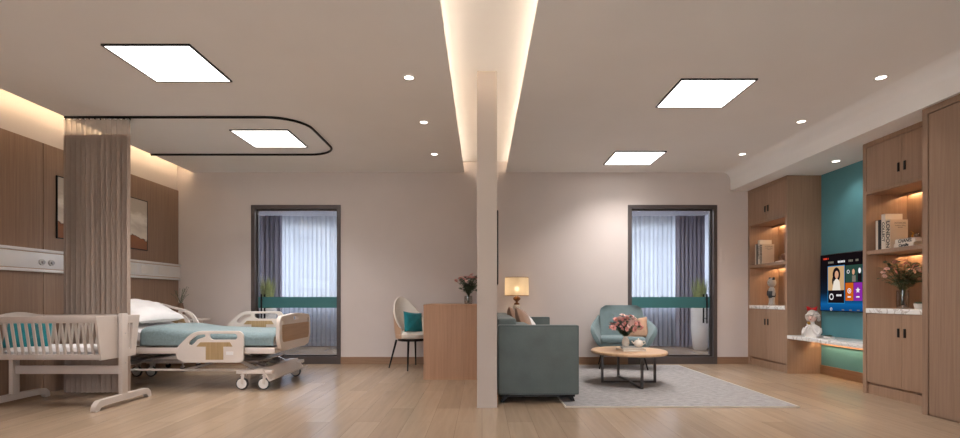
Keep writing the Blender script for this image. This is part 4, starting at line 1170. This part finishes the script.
succulent('potted_plant', 'small green plant in a white bowl beside the cabinet flowers', (3.86, 4.59, .831), .042, .042, .05, 3)
succulent('potted_plant', 'low green plant in a white tray beside the bust', (3.94, 5.90, .474), .03, .06, .02, 4, True)
succulent('potted_plant', 'tiny plant in a white bowl beside the toy figure', (3.90, 6.56, .831), .02, .02, .03, 5)

# bust of a girl with a red bow
t = thing('bust_figurine', 'white bust of a girl with red bow and gold ball on the marble shelf', 'figurine', (3.85, 6.06, .474), math.radians(-58))
m = MB()   # body faces local -Y: shoulders, chest, neck in one loft
secs = []
for z, rx, ry, yy in ((0, .082, .05, 0), (.02, .086, .052, 0), (.06, .088, .05, 0), (.10, .086, .046, .002), (.125, .074, .040, .003), (.14, .048, .030, .004), (.15, .026, .024, .003), (.17, .021, .021, 0), (.185, .022, .022, -.002)):
    secs.append([m.v((math.cos(2 * PI * k / 24) * rx, math.sin(2 * PI * k / 24) * ry + yy, z)) for k in range(24)])
m.skin(secs); bd = m.build('torso', M['resin'], t, sharp=80)
for s in (-1, 1):
    m = MB(); m.tube([(s * .082, 0, .105), (s * .092, -.01, .06), (s * .075, -.05, .03), (s * .045, -.065, .075), (s * .022, -.064, .125)], [.02, .021, .020, .015, .010], 12); m.build('arm', M['resin'], t)
    m = MB()
    m.ball((s * .018, -.062, .133), .010, .008, .014, 10, 8)
    for k in range(4): m.tube([(s * (.010 + .007 * k), -.064, .140), (s * (.009 + .007 * k), -.068, .152), (s * (.008 + .006 * k), -.066, .163 - .002 * abs(k - 1.5))], [.004, .0036, .0028], 7)
    m.tube([(s * .012, -.058, .135), (s * .004, -.062, .146)], [.004, .003], 7)
    m.build('hand', M['resin'], t)
m = MB(); secs = []
for z, rx, ry, yy in ((0, .006, .006, -.012), (.006, .024, .022, -.010), (.02, .036, .034, -.004), (.045, .045, .043, 0), (.07, .047, .047, .002), (.095, .040, .040, .003), (.11, .024, .024, .003), (.116, .004, .004, .003)):
    secs.append([m.v((math.cos(2 * PI * k / 24) * rx, math.sin(2 * PI * k / 24) * ry + yy, .178 + z)) for k in range(24)])
m.skin(secs); m.ball((0, -.047, .222), .006, .008, .007, 8, 6); hd = m.build('head', M['skin'], t, sharp=80)
m = MB(); m.ball((0, -.040, .205), .009, .005, .005, 10, 6); m.build('lips', M['lip'], hd)
for s in (-1, 1): MB().ball((s * .017, -.041, .236), .006, .004, .003, 8, 6).build('eye', M['ink'], hd)
m = MB(); rnd = random.Random(7)
m.ball((0, .012, .262), .064, .058, .048, 20, 12)
for k in range(46):
    a = 2 * PI * k * .381966; q = .25 + .75 * (k / 46); z = .305 - .065 * q * q + rnd.uniform(-.006, .006)
    x, y = math.cos(a) * .066 * q, math.sin(a) * .060 * q + .01
    if y < -.035 and z < .25: z = .262
    m.ball((x, y, z), .017, seg=8, rn=6)
for s in (-1, 1):
    for k in range(5): m.ball((s * (.062 + .004 * math.sin(k)), .0 + .006 * k, .25 - .012 * k), .019, seg=8, rn=6)
m.build('hair', M['hairr'], hd)
m = MB()
for s in (-1, 1):
    m.hexa([(s * .004, -.012, .325), (s * .05, -.02, .305), (s * .05, .012, .305), (s * .004, .006, .325), (s * .004, -.012, .337), (s * .058, -.02, .362), (s * .058, .012, .362), (s * .004, .006, .337)], bev=.006)
m.ball((0, -.003, .331), .012, seg=12, rn=8); m.build('bow', M['red'], hd)
m = MB().ball((0, -.078, .165), .018, seg=16, rn=10); m.build('gold_ball', M['gold'], t)

# balcony planters
def planter(x, y, label, seed):
    t = thing('planter', label, 'planter', (x, y, .0), 0, 'tall white planters of grass')
    MB().lathe([(.001, 0), (.10, 0), (.125, .03), (.15, .35), (.155, .74), (.14, .75), (.135, .68), (.001, .68)], seg=32, cap=False).build('pot', M['resin'], t)
    m = MB(); rnd = random.Random(seed)
    for i in range(150):
        a = rnd.uniform(0, 2 * PI); q = math.sqrt(rnd.random()) * .09; L = rnd.uniform(.5, .68); sp = rnd.uniform(.02, .13)
        b = Vector((math.cos(a) * q, math.sin(a) * q, .67)); e = b + Vector((math.cos(a) * sp, math.sin(a) * sp, L)); s_ = Vector((-math.sin(a), math.cos(a), 0)) * .006
        md_ = b.lerp(e, .55) - Vector((math.cos(a), math.sin(a), 0)) * sp * .25
        v = [m.v(b - s_), m.v(b + s_), m.v(md_ + s_), m.v(md_ - s_), m.v(e)]
        m.f([v[0], v[1], v[2], v[3]]); m.f([v[3], v[2], v[4]])
    m.build('grass', M['grass'], t, recalc=False, sharp=180)
    return t
o = curtain_mesh(MB(), -3.95, 3.35, Y0 + .10, .03, 2.6, .12, .03, 77).build('trim_8', M['warm_fill_sheer'], recalc=False, sharp=180)  # unseen curtain over the added rear window, put in to warm its fill light
struct(o)
p = planter(3.92, 9.35, 'tall white planter of grass behind the right glass door', 2)
dup(p, (-3.80, 9.20, 0), 1.3, 'tall white planter of grass behind the left glass door')

# ------------------------------------------------------------------ daylight
w = bpy.data.worlds.new('sky'); SC.world = w; w.use_nodes = True
nt = w.node_tree; nt.nodes.clear(); L = nt.links.new
o = nt.nodes.new('ShaderNodeOutputWorld'); bg = nt.nodes.new('ShaderNodeBackground'); tc = nt.nodes.new('ShaderNodeTexCoord'); s = nt.nodes.new('ShaderNodeSeparateXYZ'); rp = nt.nodes.new('ShaderNodeValToRGB')
q = rp.color_ramp.elements; q[0].position = 0.0; q[0].color = lin((236, 232, 224)); q[1].position = .5; q[1].color = lin((229, 232, 240))
k = q.new(.06); k.color = lin((229, 231, 238))
L(tc.outputs['Generated'], s.inputs[0]); L(s.outputs['Z'], rp.inputs[0]); L(rp.outputs[0], bg.inputs[0]); bg.inputs[1].default_value = 7.5; L(bg.outputs[0], o.inputs[0])

# ------------------------------------------------------------------ camera
cd = bpy.data.cameras.new('camera'); cam = bpy.data.objects.new('camera', cd); C.objects.link(cam)
cam.location = (0, 0, .93); cam.rotation_euler = (PI / 2, 0, 0)
cd.sensor_width = 36; cd.lens = 36 * 520 / 960; cd.shift_x = -2 / 960; cd.shift_y = 79 / 960
cd.clip_start = .05; cd.clip_end = 100
SC.camera = cam
SC.view_settings.view_transform = 'Standard'; SC.view_settings.look = 'None'; SC.view_settings.gamma = 1; SC.view_settings.use_curve_mapping = False
SC.view_settings.exposure = 0.3
